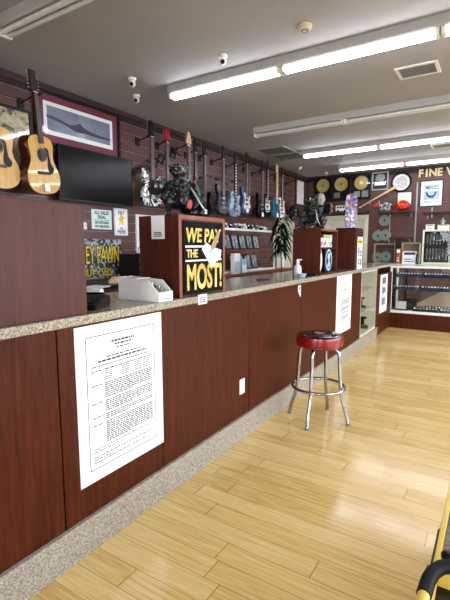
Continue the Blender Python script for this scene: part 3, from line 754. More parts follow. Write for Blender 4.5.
def guitar(label, y, zb, style, body, neck, head, headm, guard=None, inlay=False, x=-3.42, yaw=0, tilt=0, side=None, height=.93, soundhole=False, depth=.045, tag_m=None, pick=M_BLACK, cat='guitar', strings=True, hard=None):
    name = 'acoustic_guitar' if soundhole else 'electric_guitar'
    t = thing(name, label, cat, (x, y, zb), R90+math.radians(yaw), 'guitars hanging on the slat wall')
    t.rotation_euler = (0, math.radians(tilt), R90+math.radians(yaw))
    o = crom(OUT[style], 3 if style != 'pointy' else 1); D = depth
    if soundhole:
        b = obj('body', MB().prism(o, -D/2, D/2, .003), side or M_MAHOG, t, True)
        ins = [(a*.978, .006+c*.976) for a, c in o]
        obj('top', MB().prism(ins, -D/2-.003, -D/2-.0003), body, t, label='pale spruce top' if body is M_SPRUCE else None)
        mb = MB().prism(ell(.05, .05, .325), -D/2-.0042, -D/2-.0032); obj('sound_hole', mb, M_INKB, t)
        mb = MB(); mb.tube([(.056*math.cos(2*PI*k/32), -D/2-.0032, .325+.056*math.sin(2*PI*k/32)) for k in range(32)], .003, 6, True); obj('rosette', mb, M_DKWOOD, t)
        if guard: obj('pick_guard', MB().prism(crom([(.03, .385), (.075, .375), (.085, .32), (.095, .26), (.125, .215), (.10, .175), (.055, .20), (.052, .25), (.060, .30), (.058, .35)], 3), -D/2-.0045, -D/2-.0032), guard, t)
        obj('bridge', MB().box(-.075, .075, -D/2-.011, -D/2-.0032, .165, .19, .003).box(-.04, .04, -D/2-.013, -D/2-.011, .176, .18), M_ROSE, t)
        top = .475; nut = height-.165; yf = -D/2-.006
    else:
        b = obj('body', MB().prism(o, -D/2, D/2, .006), body, t, True)
        if guard:
            g = [(a*.62+.018, .06+c*.66) for a, c in o]; obj('pick_guard', MB().prism(g, -D/2-.003, -D/2-.0003), guard, t)
        for z in (.135, .205): obj('pickup', MB().box(-.04, .04, -D/2-.011, -D/2-.0032, z, z+.032, .002), pick, t)
        obj('bridge', MB().box(-.042, .042, -D/2-.014, -D/2-.0032, .075, .10, .002), M_CHROME, t)
        for q, (a, c) in enumerate(((.085, .09), (.10, .065))): obj('knob', MB().lathe([(0, 0), (.011, 0), (.01, .012), (0, .013)], 10, (a, -D/2-.0032, c), 'Y'), pick if guard else M_CHROME, t, True)
        top = .27; nut = height-.165; yf = -D/2-.004
    if tag_m: obj('price_tag', MB().box(-.03, .03, -D/2-.018, -D/2-.0165, .025, .09), tag_m, t)
    obj('neck', MB().prism([(-.028, top), (.028, top), (.021, nut), (-.021, nut)], yf-.006, yf+.014, .003), neck if neck is M_MAPLE else (M_MAHOG if soundhole else neck), t)
    mb = MB().prism([(-.028, top-.06 if soundhole else top-.02), (.028, top-.06 if soundhole else top-.02), (.021, nut), (-.021, nut)], yf-.0105, yf-.0062)
    fr = obj('fretboard', mb, neck, t)
    if inlay:
        mb = MB(); n = 11
        for j in range(n):
            z = top+.02+(nut-top-.04)*(1-(1-j/n)**1.25) if False else top+.015+(nut-top-.03)*j/n; h = .018
            mb.box(-.019, .019, yf-.0112, yf-.0106, z, z+h)
        obj('inlay', mb, M_PEARL, fr)
    hd = obj('headstock', MB().prism([(a, nut+.001+c) for a, c in HEAD[head]], yf-.004, yf+.012, .002), headm, t)
    obj('nut', MB().box(-.021, .021, yf-.0135, yf-.0108, nut-.004, nut+.003), M_PEARL, t)
    if head in ('three', 'slim'):
        nn = 6 if head == 'slim' else 3
        ps = [(q*.045, nut+.03+j*(.12/max(1, nn-1)) if nn == 6 else nut+.04+j*.04, q) for q in (-1, 1) for j in range(nn)]
    else:
        ps = [(-.05, nut+.035+j*.024, -1) for j in range(6)]
    for (a, c, q) in ps:
        obj('tuning_peg', MB().tube([(a-q*.012, yf+.004, c), (a+q*.008, yf+.004, c)], .0028, 6).ball((a+q*.013, yf+.004, c), (.008, .004, .007), 1), M_CHROME if head != 'inline' or True else M_BLACK, hd, True)
    if strings:
        mb = MB(); z0 = .178 if soundhole else .088
        for j in range(6):
            a = (j-2.5)/2.5; mb.tube([(a*.024, yf-.0125 if not soundhole else -D/2-.0145, z0), (a*.016, yf-.0142, nut)], .0006, 4)
        obj('strings', mb, M_STEEL, t)
    # hanger
    hz = zb+nut-.02
    h = thing('guitar_hanger', 'wall hanger of the '+label[0].lower()+label[1:], 'hanger', (XL+.001, y, hz), R90, 'guitar hangers on the slat wall')
    dx = (x-(XL)) + .012 - 0
    obj('plate', MB().box(-.03, .03, -.012, 0, -.05, .04, .004), M_BLACK, h)
    obj('arm', MB().tube([(0, -.01, .0), (0, -dx+.035, .03)], .007, 8), M_BLKMET, h)
    obj('yoke', MB().tube([(-.027, -dx-.03, .042), (-.027, -dx+.02, .032), (-.025, -dx+.035, .03), (.025, -dx+.035, .03), (.027, -dx+.02, .032), (.027, -dx-.03, .042)], .006, 8), M_BLKMET, h, True)
    return t

guitar('Natural acoustic guitar cut off by the left edge of the photo', 1.955, 1.88, 'acoustic', M_SPRUCE, M_ROSE, 'three', M_ROSE, M_BLACK, x=-3.40, soundhole=True, depth=.10, height=.98)
guitar('Natural acoustic guitar hanging left of the television', 2.345, 1.872, 'acoustic', M_SPRUCE, M_ROSE, 'slim', M_ROSE, M_BLACK, x=-3.365, yaw=13, tilt=-6.0, soundhole=True, depth=.10, height=.98, tag_m=M_PAPER)
guitar('Black and white splashed electric guitar right of the television', 3.775, 1.885, 'strat', M_SPLASH, M_NECKBR, 'inline', M_BLACK, None, x=-3.40)
guitar('Dark red electric guitar next to the black and white one', 4.12, 1.90, 'sg', M_REDG, M_NECKBR, 'three', M_REDG, None, x=-3.465)
guitar('Red pointed guitar with natural wood headstock behind the near sculpture', 4.41, 1.90, 'pointy', M_REDG, M_NECKBR, 'paddle', M_MAPLE, None, x=-3.36)
guitar('Dark green pointed electric guitar right of the near sculpture', 4.69, 1.885, 'pointy', M_GREEN, M_ROSE, 'inline', M_BLACK, None, x=-3.47, yaw=4)
guitar('Dark bass guitar with long brown neck, right of the green guitar', 5.0, 1.85, 'tele', M_BLACKG, M_NECKBR, 'inline', M_BLACK, None, x=-3.535, height=.98, tag_m=M_PAPER)
guitar('Black blue electric guitar with long horns left of the quilted one', 5.30, 1.895, 'strat', M_NAVY, M_NECKBR, 'inline', M_BLACK, M_BLACKG, x=-3.42, pick=M_STEEL)
guitar('Grey blue quilted electric guitar with block inlays', 5.65, 1.875, 'lp', M_LBLUE, M_ROSE, 'three', M_BLACK, None, True, x=-3.43)
guitar('Blue electric guitar with white pickguard and tag', 5.98, 1.93, 'strat', M_BLUE, M_NECKBR, 'inline', M_BLACK, M_WHITEG, x=-3.42, tag_m=M_PAPER)
guitar('Tobacco brown electric guitar between the blue and black ones', 6.22, 1.93, 'tele', M_BURST, M_ROSE, 'inline', M_BURST, None, x=-3.51)
guitar('Black electric guitar with white tag right of the brown one', 6.50, 1.895, 'strat', M_BLACKG, M_NECKBR, 'inline', M_BLACK, None, x=-3.42, tag_m=M_PAPER, pick=M_STEEL)
guitar('White and black electric guitar left of the teal one', 6.79, 1.96, 'lp', M_BLACKG, M_ROSE, 'three', M_BLACK, M_WHITEG, True, x=-3.47)
guitar('Teal electric guitar with pale maple neck', 7.07, 1.92, 'tele', M_TEAL, M_MAPLE, 'inline', M_MAPLE, None, x=-3.42, tag_m=M_PAPER)
guitar('White electric guitar with block inlays right of the teal one', 7.38, 1.945, 'lp', M_WHITEG, M_ROSE, 'three', M_BLACK, None, True, x=-3.47)
guitar('Black round bodied guitar, last on the wall before the corner', 7.86, 1.895, 'round', M_BLACKG, M_ROSE, 'three', M_BLACK, None, x=-3.40, pick=M_STEEL)

# other things on the left wall
def frame(name, label, y0, y1, z0, z1, border, fm, mat_m, mat_w, art_m, wall='L', extra=None, cat='picture', th=.022, off=.001):
    w, h = y1-y0, z1-z0
    t = thing(name, label, cat, (XL+off, y0, z0) if wall == 'L' else (y0, YB-off, z0), R90 if wall == 'L' else 0)
    b = border
    obj('frame', MB().box(0, b, -th, 0, 0, h, .002).box(w-b, w, -th, 0, 0, h, .002).box(b, w-b, -th, 0, 0, b, .002).box(b, w-b, -th, 0, h-b, h, .002), fm, t)
    obj('mat_board', MB().box(b, w-b, -.010, -.002, b, h-b), mat_m, t)
    q = b+mat_w
    if art_m: obj('print', MB().box(q, w-q, -.0115, -.010, q, h-q), art_m, t)
    obj('glazing', MB().box(b, w-b, -.0165, -.015, b, h-b), M_GLASS, t)
    return t
frame('picture_frame', 'aged beige print in a black frame behind the acoustic guitars', 1.85, 2.43, 1.98, 2.615, .022, M_BLACK, M_ANTIQ, .0, None)
t = frame('picture_frame', 'wide picture with maroon mat in a black frame above the television', 2.46, 3.49, 2.36, 2.845, .028, M_BLACK, M_MAROON, .0, None, th=.03)
obj('inner_mat', MB().box(.10, .93, -.0112, -.0101, .10, .395), M_PAPER, t)
obj('print', MB().box(.135, .895, -.0122, -.0113, .14, .36), M_PHOTO, t)
mb = MB().prism(crom([(.14, .275), (.26, .265), (.38, .235), (.46, .255), (.50, .275), (.54, .25), (.62, .225), (.76, .21), (.89, .205), (.89, .19), (.7, .185), (.55, .19), (.45, .185), (.32, .225), (.14, .25)], 2), -.0130, -.0123)
obj('print_ridge', mb, M_PHOTOD, t)
frame('picture_frame', 'white framed certificate on the left wall next to the far corner', 8.38, 8.80, 2.28, 2.80, .02, M_BLKMET, M_PAPER, .10, M_CARD)
k0 = tag(obj('cymbal', MB().lathe([(.006, .045), (.03, .043), (.045, .03), (.205, .0), (.205, -.002), (.045, .027), (.006, .04)], 40, (0, 0, 0), 'Y'), M_OLIVE, loc=(XL+.003, 3.665, 2.12), rz=R90, smooth=True), 'round olive brass cymbal on the wall behind the black and white guitar', 'cymbal')

# television
t = thing('television', 'black flat television mounted on the wall below the maroon picture', 'television', (XL, 3.085, 2.118), R90)
g = obj('panel', MB().box(-.475, .475, -.125, -.09, -.255, .255, .004), M_BLACK, t)
obj('screen', MB().box(-.463, .463, -.1265, -.1252, -.235, .245), M_SCREEN, t)
obj('wall_bracket', MB().box(-.10, .10, -.03, -.001, -.1, .1, .003).box(-.03, .03, -.07, -.03, -.03, .03, .004).box(-.12, .12, -.085, -.07, -.10, .10, .002), M_BLKMET, t)
for o in t.children:
    o.rotation_euler = (math.radians(2), 0, 0) if o.name.startswith(('panel', 'screen')) else (0, 0, 0)

# lattice rack
t = thing('lattice_rack', 'dark folding lattice rack slanting up the wall behind the red guitars', 'rack', (XL+.05, 3.56, 2.19), R90)
t.rotation_euler = (0, -math.radians(24.5), R90)
obj('rail', MB().box(0, .36, -.03, -.012, -.005, .045, .003), M_BLACK, t)
for x_ in (.34, .98): obj('peg', MB().tube([(x_, -.014, .02), (x_, .049, .02)], .008, 8), M_BLKMET, t)
for j in range(5):
    x0 = .36+j*.13
    for q, (a, b) in enumerate(((-.03, .09), (.09, -.03))):
        A = Vector((x0, -.015-.012*q, a)); B = Vector((x0+.13, -.015-.012*q, b))
        obj('lattice_bar', MB().tube([A, B], .009, 6), M_BLACK, t)
for j, (y0, y1, z0, z1, lb) in enumerate(((5.0, 5.30, 2.38, 2.43, 'left'), (5.40, 5.72, 2.42, 2.37, 'middle'), (5.86, 6.16, 2.44, 2.47, 'right'))):
    q = thing('bow', lb+' dark stringed bow lying flat against the slat wall between guitar necks' if lb != 'middle' else 'dark stringed bow on the slat wall between the quilted and the black blue guitar necks', 'bow', (XL+.0, 0, 0), R90)
    obj('stick', MB().tube([(y0, -.01, z0), ((y0+y1)/2, -.01, (z0+z1)/2+.03), (y1, -.01, z1)], .008, 6), M_BLACK, q)
    obj('frog', MB().box(y0-.01, y0+.06, -.02, .0, z0-.02, z0+.012, .003), M_BLACK, q)

# signs on the wall behind the counter
t = thing('sign', 'white sign ALL SALES FINAL on the slat wall under the television', 'sign', (XL+.001, 3.07, 1.61), R90)
obj('board', MB().box(0, .275, -.004, 0, 0, .205, .001), plain('mint_white', '#d5e4de', .5), t)
for s, sz, z in (('ALL SALES', .05, .172), ('FINAL', .05, .127), ('NO RETURNS', .036, .070), ('NO REFUNDS', .036, .030)): text('lettering', s, sz, plain('teal_ink_'+s[:3], '#2c5a50', .6), t, .1375, z, -.005, .0006, .86, .0016)
obj('divider_line', MB().box(.03, .245, -.0047, -.004, .095, .099), M_INK, t)
t = thing('sign', 'white rounded sign with a yellow figure and the word HERE', 'sign', (XL+.001, 3.375, 1.548), R90)
obj('frame', MB().box(0, .205, -.012, 0, 0, .30, .005), plain('lavender_white', '#cfcfe0', .4), t)
obj('board', MB().box(.014, .191, -.0135, -.012, .016, .284), M_PAPER, t)
text('lettering', 'PAY', .06, M_INKB, t, .1025, .252, -.0145, .0006, .9, .001)
text('lettering', 'HERE', .062, M_INKB, t, .1025, .045, -.0145, .0006, .9, .001)
mb = MB().prism(crom([(.07, .12), (.085, .125), (.10, .165), (.115, .12), (.135, .125), (.13, .18), (.15, .19), (.145, .205), (.12, .215), (.09, .21), (.06, .175), (.065, .165), (.085, .18)], 3), -.0148, -.0135)
mb.prism(ell(.019, .02, .232) and [(a+.103, c) for a, c in ell(.014, .014, .222)], -.0148, -.0135)
obj('yellow_figure', mb, M_YELSIGN, t)
obj('arrow_print', MB().prism([(.075, .088), (.13, .088), (.1025, .074)], -.0147, -.0135), M_INKB, t)
t = thing('banner_sign', 'black and grey sign with yellow words PAWN and BUY SELL behind the desk', 'sign', (XL+.001, 2.68, 1.09), R90)
obj('board', MB().box(0, .785, -.01, 0, 0, .415, .002), M_CAMO, t)
for bd, yy, mm in ((.012, -.0108, M_INKB), (.000, -.0128, M_YELSIGN)):
    g = bd-.002
    text('lettering', 'MONEY PAWN', .19, mm, t, 0, 0, yy, bold=bd, fit=(.035-g*.6, .745+g*.6, .155-g, .345+g))
    text('lettering', 'BUY • SELL', .115, mm, t, 0, 0, yy, bold=bd*.7, fit=(.25-g*.5, .65+g*.5, .022-g*.6, .11+g*.6))

# back desk behind the counter
t = thing('back_desk', 'dark drawer desk with a black top along the wall behind the counter', 'desk', (-2.98, 2.0, 0), R90)
obj('desk_top', MB().box(0, 1.66, -.02, .58, 1.045, 1.075, .004), M_BLACK, t)
obj('body', MB().box(.03, 1.63, .02, .57, 0, 1.044), M_DKWOOD, t)
for j in range(3):
    for z in (.70, .86):
        d = obj('drawer', MB().box(.05+j*.53, .05+j*.53+.50, .004, .019, z, z+.145, .003), M_DKWOOD, t)
        obj('drawer_handle', MB().tube([(.2+j*.53, .002, z+.07), (.2+j*.53, -.02, z+.07), (.4+j*.53, -.02, z+.07), (.4+j*.53, .002, z+.07)], .005, 6), M_STEEL, d)
    obj('cupboard_door', MB().box(.05+j*.53, .05+j*.53+.50, .004, .019, .08, .68, .003), M_DKWOOD, t)
t = thing('letter_tray', 'black stacked letter trays on the desk beside the white door frame', 'organiser', (-3.20, 3.34, 1.076), R90)
obj('side_panel', MB().box(0, .012, 0, .3, 0, .27, .002), M_BLACK, t); obj('side_panel', MB().box(.288, .30, 0, .3, 0, .27, .002), M_BLACK, t)
for z in (.005, .085, .165, .255): obj('tray', MB().box(.012, .288, .0, .3, z, z+.01).box(.012, .288, 0, .006, z, z+.022), M_BLACK, t)
for z in (.0155, .0955, .1755):
    q = thing('paper_stack', 'grey folders lying in the '+('lowest' if z < .05 else 'middle' if z < .12 else 'upper')+' black letter tray', 'papers', (-3.23, 3.36, 1.076+z), R90)
    obj('sheets', MB().box(0, .25, .0, .22, .001, .02).box(.01, .24, .0, .2, .0205, .03), M_DULL, q)
k0 = thing('cash_scoop', 'small black wire holder on top of the letter trays', 'holder', (-3.3, 3.48, 1.3425), R90)
obj('base', MB().box(-.06, .06, -.03, .03, 0, .01, .002), M_BLACK, k0)
obj('wire', MB().tube([(-.05, 0, .01), (-.04, 0, .07), (0, 0, .09), (.04, 0, .05), (.05, 0, .01)], .004, 6), M_BLACK, k0)
t = thing('paper_roll', 'crumpled tan tissue bundle on the black desk', 'tissue', (-2.93, 2.80, 1.076), R90)
blob('tissue', lambda mb: [mb.ball((random.uniform(-.12, .12), random.uniform(-.03, .03), .035+random.uniform(0, .02)), random.uniform(.03, .045), 1) for _ in range(14)] and mb, M_SKIN, t, .01)
obj('wrapper_end', MB().tube([(.13, 0, .04), (.18, .01, .05)], [.03, .022], 12), M_WHITE, t, True)
t = thing('document', 'white sheets of paper lying on the black desk', 'papers', (-2.90, 2.46, 1.076), R90+.15)
obj('sheet', MB().box(-.12, .14, -.07, .10, 0, .004), M_PAPER, t); obj('sheet', MB().box(-.08, .18, -.05, .12, .0045, .007), M_CARD, t)
t = thing('wall_switch', 'white switch box on the slat wall beside the closed left cabinet', 'switch', (XL+.001, 2.965, 1.60), R90)
obj('box', MB().box(-.02, .02, -.03, 0, 0, .07, .004), M_WHITE, t); obj('toggle', MB().box(-.005, .005, -.04, -.03, .03, .05, .001), M_WHITE, t)

# ------------------------------------------------------------------ glass display along the left wall
t = thing('base_cabinet', 'low brown cabinet along the left wall carrying the glass display', 'cabinet', (-2.96, 4.66, 0), R90)
obj('body', MB().box(0, 2.1, .01, .61, 0, 1.02), M_LAMB, t)
obj('top', MB().box(-.01, 2.11, -.01, .615, 1.021, 1.058, .004), M_WOODED, t)
for j in range(3): obj('door', MB().box(.02+j*.69, .02+j*.69+.67, -.008, .009, .08, 1.0, .003), M_LAMB, t)
t = thing('glass_display_cabinet', 'glass display cabinet with dark framed cards behind the counter', 'display case', (-3.08, 4.70, 1.059), R90); w, h, d = 1.66, .615, .42
mb = MB()
for z in (0, h-.03): mb.box(0, w, -.006, .024, z, z+.03, .002)
for x in (0, w-.025): mb.box(x, x+.025, -.006, .024, .03, h-.03, .002)
obj('front_frame', mb, M_WHITE, t)
obj('back_panel', MB().box(0, w, d, d+.01, 0, h), M_WOODED, t)
obj('side_panel', MB().box(0, .006, .026, d, 0, h), M_GLASS, t); obj('side_panel', MB().box(w-.006, w, .026, d, 0, h), M_GLASS, t)
obj('shelf', MB().box(.008, w-.008, .03, d-.005, .30, .318), M_WOODED, t)
obj('bottom', MB().box(.008, w-.008, .026, d-.002, .002, .02), M_CARD, t)
obj('top', MB().box(.0, w, .026, d, h-.012, h), M_GLASS, t, label='clear glass top')
obj('glass_front', MB().box(.025, w-.025, .006, .010, .03, h-.03), M_GLASS, t)
pm = [blotch('card_print_a', [(.3, '#3a4a4e'), (.5, '#8ba0a2'), (.65, '#d5dcd8')], 14, .4), blotch('card_print_b', [(.3, '#343b42'), (.5, '#7a858f'), (.7, '#c3cad0')], 17, .4), blotch('card_print_c', [(.3, '#3f464c'), (.5, '#98a1a5'), (.7, '#dcdeda')], 20, .4)]
nm = ['first', 'second', 'third', 'fourth', 'fifth', 'sixth']
for r_, (z, n, y0) in enumerate(((1.059+.319, 6, 4.98), (1.059+.021, 4, 5.36))):
    for j in range(n):
        y = y0+j*.215
        q = thing('display_card', 'dark framed card on the %s shelf of the glass cabinet, %s from the left' % ('upper' if r_ == 0 else 'lower', nm[j]), 'picture', (-3.25, y, z), R90, 'framed cards in the glass cabinet')
        q.rotation_euler = (math.radians(-12), 0, R90)
        obj('frame', MB().box(-.095, .095, -.006, .006, 0, .23, .002), M_BLACK, q)
        obj('print', MB().box(-.07, -.01, -.0072, -.006, .02, .21).box(.0, .07, -.0072, -.006, .02, .21), pm[(j+r_) % 3], q)
for (y, wd, hh, m, lb, zz) in ((5.0, .16, .27, M_CARD, 'tall white and aqua box standing before the glass cabinet', 0), (5.19, .13, .19, M_SKYC, 'short pale blue box standing before the glass cabinet', 0)):
    q = thing('box', lb, 'box', (-3.06, y, 1.059), R90)
    obj('carton', MB().box(-wd/2, wd/2, -.08, -.02, .0, hh, .003), m, q)
    obj('panel_print', MB().box(-wd/2+.005, wd/2-.005, -.0812, -.08, .01, hh*.6), M_AQUA if m is M_CARD else M_PAPER, q)
# pedals on top
cols = [M_BLACK, M_STEEL, M_BLACK, M_DULL, M_BLACK, M_WHITE, M_BLACK, M_GREEN, M_STEEL, M_BLACK, M_WHITE]
z = 1.059+.616
for j in range(11):
    y = 4.95+j*.13
    q = thing('effects_pedal', 'small %s effects pedal on the glass cabinet top, %s' % (['black', 'silver', 'black', 'grey', 'black', 'white', 'black', 'green', 'silver', 'black', 'white'][j], ['left end of the row', 'second from the left', 'third from the left', 'fourth from the left', 'fifth from the left', 'in the middle of the row', 'fifth from the right', 'fourth from the right', 'third from the right', 'second from the right', 'right end of the row'][j]), 'pedal', (-3.25, y, z), R90+random.uniform(-.3, .3), 'effects pedals on the glass cabinet')
    hh = random.uniform(.05, .10)
    obj('case', MB().prism([(-.06, 0), (.06, 0), (.06, hh), (-.06, hh*.55)], -.04, .04, .003), cols[j], q, rz=R90)
    obj('foot_switch', MB().lathe([(0, 0), (.014, 0), (.014, .014), (0, .016)], 12, (0, -.03, hh*.68)), M_CHROME, q, True)
    for a in (-.02, .02): obj('knob', MB().lathe([(0, 0), (.011, 0), (.009, .018), (0, .019)], 10, (a, .04, hh*.9)), M_PEARL if cols[j] is M_BLACK else M_BLACK, q, True)
    if j % 3 == 1: obj('label_print', MB().box(-.015, .02, -.0625, -.0602, hh*.12, hh*.36), M_PAPER if cols[j] is not M_WHITE else M_INK, q)

# plant
t = thing('potted_plant', 'tall dark leafy plant behind the counter at the right end of the glass cabinet', 'plant', (-2.62, 5.60, 0))
obj('pot', MB().lathe([(0, 0), (.11, 0), (.15, .28), (.16, .30), (.145, .30), (.13, .26), (0, .26)], 28), M_POT, t, True)
obj('soil', MB().lathe([(0, .2605), (.128, .262), (.128, .268), (0, .272)], 18), M_DKWOOD, t)
rnd = random.Random(11)
obj('stem', MB().tube([(0, 0, .27), (.02, .01, .9), (-.01, .0, 1.72)], [.014, .011, .006], 8), M_NECKBR, t, True)
for j in range(64):
    a = rnd.uniform(0, 2*PI); z0 = rnd.uniform(1.36, 1.82); ln = rnd.uniform(.14, .26); up = rnd.uniform(.02, .2)
    d = Vector((math.cos(a), math.sin(a), 0)); sd = Vector((-math.sin(a), math.cos(a), 0)); mb = MB(); prev = None
    for i in range(6):
        f = i/5; c = d*(ln*f)+UP*(z0+up*f-(.28)*f*f); wv = .021*math.sin(PI*min(1, .12+f*.88)) + .001
        ro = [mb.bm.verts.new(c+sd*wv), mb.bm.verts.new(c-UP*.004), mb.bm.verts.new(c-sd*wv), mb.bm.verts.new(c+UP*.0)]
        if prev:
            for q in range(4): mb.bm.faces.new((prev[q], prev[(q+1) % 4], ro[(q+1) % 4], ro[q]))
        prev = ro
    obj('leaf', mb, M_LEAF, t, True)
t = thing('card_holder', 'small white card stand right of the potted plant', 'card', (-3.05, 6.62, 1.059), R90)
obj('card', MB().box(-.05, .05, -.004, .0, .02, .15), M_PAPER, t); obj('base', MB().box(-.05, .05, -.03, .03, 0, .02, .003), M_SKIN, t)
t = thing('warning_sign', 'yellow sign on the cream door at the end of the left wall', 'sign', (XL-.0195, 7.64, 1.44), R90)
obj('board', MB().box(0, .20, -.004, 0, 0, .40), M_YELSIGN, t)
rnd = random.Random(6); mb = MB()
for j in range(7): words(mb, .03, .17, .05+j*.045, .02 if j in (5, 6) else .01, -.004, rnd, .9)
obj('printed_text', mb, M_INKB, t)

# ------------------------------------------------------------------ back wall
def yb(o): return YB-o
for j, x0 in enumerate((-3.42, -3.03, -2.62)):
    t = thing('gold_record', ['framed gold record nearest the left corner of the far wall', 'framed gold record in the middle of the three', 'framed gold record right of the other two, beside the grey photo frame'][j], 'framed record', (x0, yb(.001), 2.36), 0, 'gold records on the far wall'); w, h = .385, .50
    b = .022
    obj('frame', MB().box(0, b, -.03, 0, 0, h, .002).box(w-b, w, -.03, 0, 0, h, .002).box(b, w-b, -.03, 0, 0, b, .002).box(b, w-b, -.03, 0, h-b, h, .002), [M_BLACK, M_BLACK, M_BLACK][j], t)
    obj('backing', MB().box(b, w-b, -.008, -.001, b, h-b), M_BLACK, t)
    r = obj('record', MB().lathe([(.006, .0), (.035, .0), (.037, .003), (.135, .003), (.137, 0), (.006, -.0001)], 44, (w/2, -.0085, .335), 'Y'), M_GOLDDISC, t, True)
    obj('record_label', MB().lathe([(.007, .0036), (.034, .0036), (.034, .0031), (.007, .0031)], 24, (w/2, -.0085, .335), 'Y'), [M_DULL, M_DULL, M_PAPER][j], r)
    obj('plaque', MB().box(w*.12, w*.45, -.011, -.008, .06, .17, .001), M_STEEL if j else M_BLKMET, t)
    obj('cover_print', MB().box(w*.55, w*.88, -.011, -.008, .05, .18, .001), M_DULL if j == 2 else M_BLKMET, t)
    obj('glazing', MB().box(b, w-b, -.022, -.020, b, h-b), M_GLASS, t)
t = frame('picture_frame', 'black and white photograph in a silver frame right of the gold records', -2.215, -1.905, 2.525, 2.87, .022, M_STEEL, M_INKB, .03, None, 'B')
obj('print', MB().prism(crom([(.07, .20), (.12, .17), (.20, .17), (.24, .21), (.23, .29), (.15, .31), (.08, .28)], 3), -.0115, -.0101), M_DULL, t)
obj('caption_band', MB().box(.05, .26, -.0115, -.0101, .09, .15), M_PAPER, t)
t = thing('round_plaque', 'round white dial with black rim on the far wall above the helmet', 'dial', (-1.665, yb(.001), 2.642))
obj('rim', MB().tube([(.17*math.cos(2*PI*k/48), -.02, .17*math.sin(2*PI*k/48)) for k in range(48)], .018, 10, True), M_BLACK, t, True)
obj('dial', MB().lathe([(0, .015), (.165, .015), (.165, .002), (0, .002)], 40, (0, 0, 0), 'Y'), M_PAPER, t)
mb = MB()
for j in range(-4, 5):
    c = math.sqrt(max(0, .11**2-(j*.025)**2)); mb.box(j*.025-.003, j*.025+.003, -.0165, -.0155, -c, c); mb.box(-c, c, -.0168, -.0158, j*.025-.003, j*.025+.003)
obj('grid_print', mb, M_DULL, t)
t = frame('picture_frame', 'small white framed picture behind the red helmet', -1.735, -1.455, 2.20, 2.46, .015, M_BLKMET, M_PAPER, .07, M_CARD, 'B')
t = frame('picture_frame', 'pale blue print in a dark frame under the word FINE', -1.325, -.93, 2.155, 2.635, .016, M_BLACK, M_PAPER, .05, M_BLUEPR, 'B')
obj('print_mark', MB().prism(crom([(.10, .26), (.12, .20), (.17, .165), (.23, .17), (.27, .21), (.285, .265), (.265, .265), (.245, .22), (.20, .20), (.15, .215), (.125, .265)], 3), -.0128, -.0116).box(.09, .30, -.0128, -.0116, .33, .37), M_PHOTOD, t)
obj('print_band', MB().box(.08, .31, -.0124, -.0116, .285, .31), M_PAPER, t)
t = frame('picture_frame', 'dark framed picture cut off by the right edge of the photo', -.80, -.40, 2.18, 2.62, .02, M_BLACK, M_PHOTOD, .05, M_PHOTO, 'B')
t = thing('wall_lettering', 'cream raised letters FINE W high on the far wall', 'lettering', (0, yb(.0), 2.775))
for ch, x in (('F', -1.325), ('I', -1.225), ('N', -1.12), ('E', -1.005), ('W', -.80)):
    text('letter', ch, .19, plain('cream_letter', '#e8dcae', .4) if ch == 'F' else bpy.data.materials['cream_letter'], t, x, 0, -.014, .012, .95, .006)
def shelf(label, x0, x1, z, dep=.28, mat=M_DKWOOD, br=True):
    t = thing('wall_shelf', label, 'shelf', ((x0+x1)/2, yb(.001), z)); w = (x1-x0)/2
    obj('board', MB().box(-w, w, -dep, 0, -.025, 0, .002), mat, t)
    if br:
        for q in (-1, 1): obj('bracket', MB().prism([(0, -.0255), (.012, -.0255), (.012, -.11), (0, -.11)], -.02, 0).box(.0, .012, -dep*.8, -.02, -.04, -.0255), M_STEEL, t, loc=(q*(w-.06), 0, 0))
    return t
shelf('dark shelf above the cream far door holding the white mannequin head', -3.40, -2.24, 2.115)
shelf('dark shelf holding the red helmet on the far wall', -2.02, -1.405, 2.085)
shelf('dark shelf below the red helmet shelf on the far wall', -1.80, -1.405, 1.585, .26)
shelf('dark shelf under the pale blue print', -1.235, .3, 2.045, .26)
for x, z0, z1, lb in ((-1.375, 1.50, 2.62, 'tall steel shelf track right of the red helmet'), (-1.845, 1.50, 2.05, 'steel shelf track beside the hanging metal plates'), (-1.10, 1.95, 2.14, 'short steel shelf track below the pale blue print')):
    q = tag(obj('shelf_track', MB().box(-.011, .011, -.016, 0, z0, z1, .001), M_STEEL, loc=(x, yb(.001), 0)), lb, 'track')
# on the shelf above the door
SZ = 2.1155
t = thing('mannequin_head', 'cream mannequin head bust with dark blue collar on the high shelf', 'bust', (-3.22, yb(.14), SZ), .5)
t.scale = (1.3, 1.3, 1.35)
def hd(mb):
    mb.ball((0, 0, .225), (.068, .082, .09), 2); mb.ball((0, -.03, .175), (.05, .055, .05), 2); mb.ball((0, -.085, .205), (.012, .018, .02), 1)
    mb.tube([(0, .01, .11), (0, .0, .17)], .045, 12); mb.ball((0, -.066, .165), (.022, .014, .008), 1)
    for q in (-1, 1): mb.ball((q*.068, .01, .21), (.01, .018, .026), 1)
blob('head', hd, plain('cream_head', '#cbc3ad', .5), t, .007)
obj('collar', MB().lathe([(0, 0), (.075, 0), (.078, .04), (.06, .10), (.048, .125), (0, .125)], 24), plain('navy_cloth', '#27304a', .8), t, True)
t = thing('figurine', 'small brown and white figurine right of the mannequin head', 'figurine', (-2.985, yb(.14), SZ))
blob('body', lambda mb: [mb.ball((0, 0, .05), (.04, .035, .05), 2), mb.ball((0, 0, .12), (.045, .035, .04), 2), mb.ball((.0, -.01, .165), .028, 2), mb.ball((.045, -.02, .10), .02, 1), mb.ball((-.045, -.02, .10), .02, 1)], plain('figurine_brown', '#8a5a45', .5), t, .006)
obj('base', MB().lathe([(0, 0), (.045, 0), (.045, .012), (0, .012)], 20), M_CARD, t)
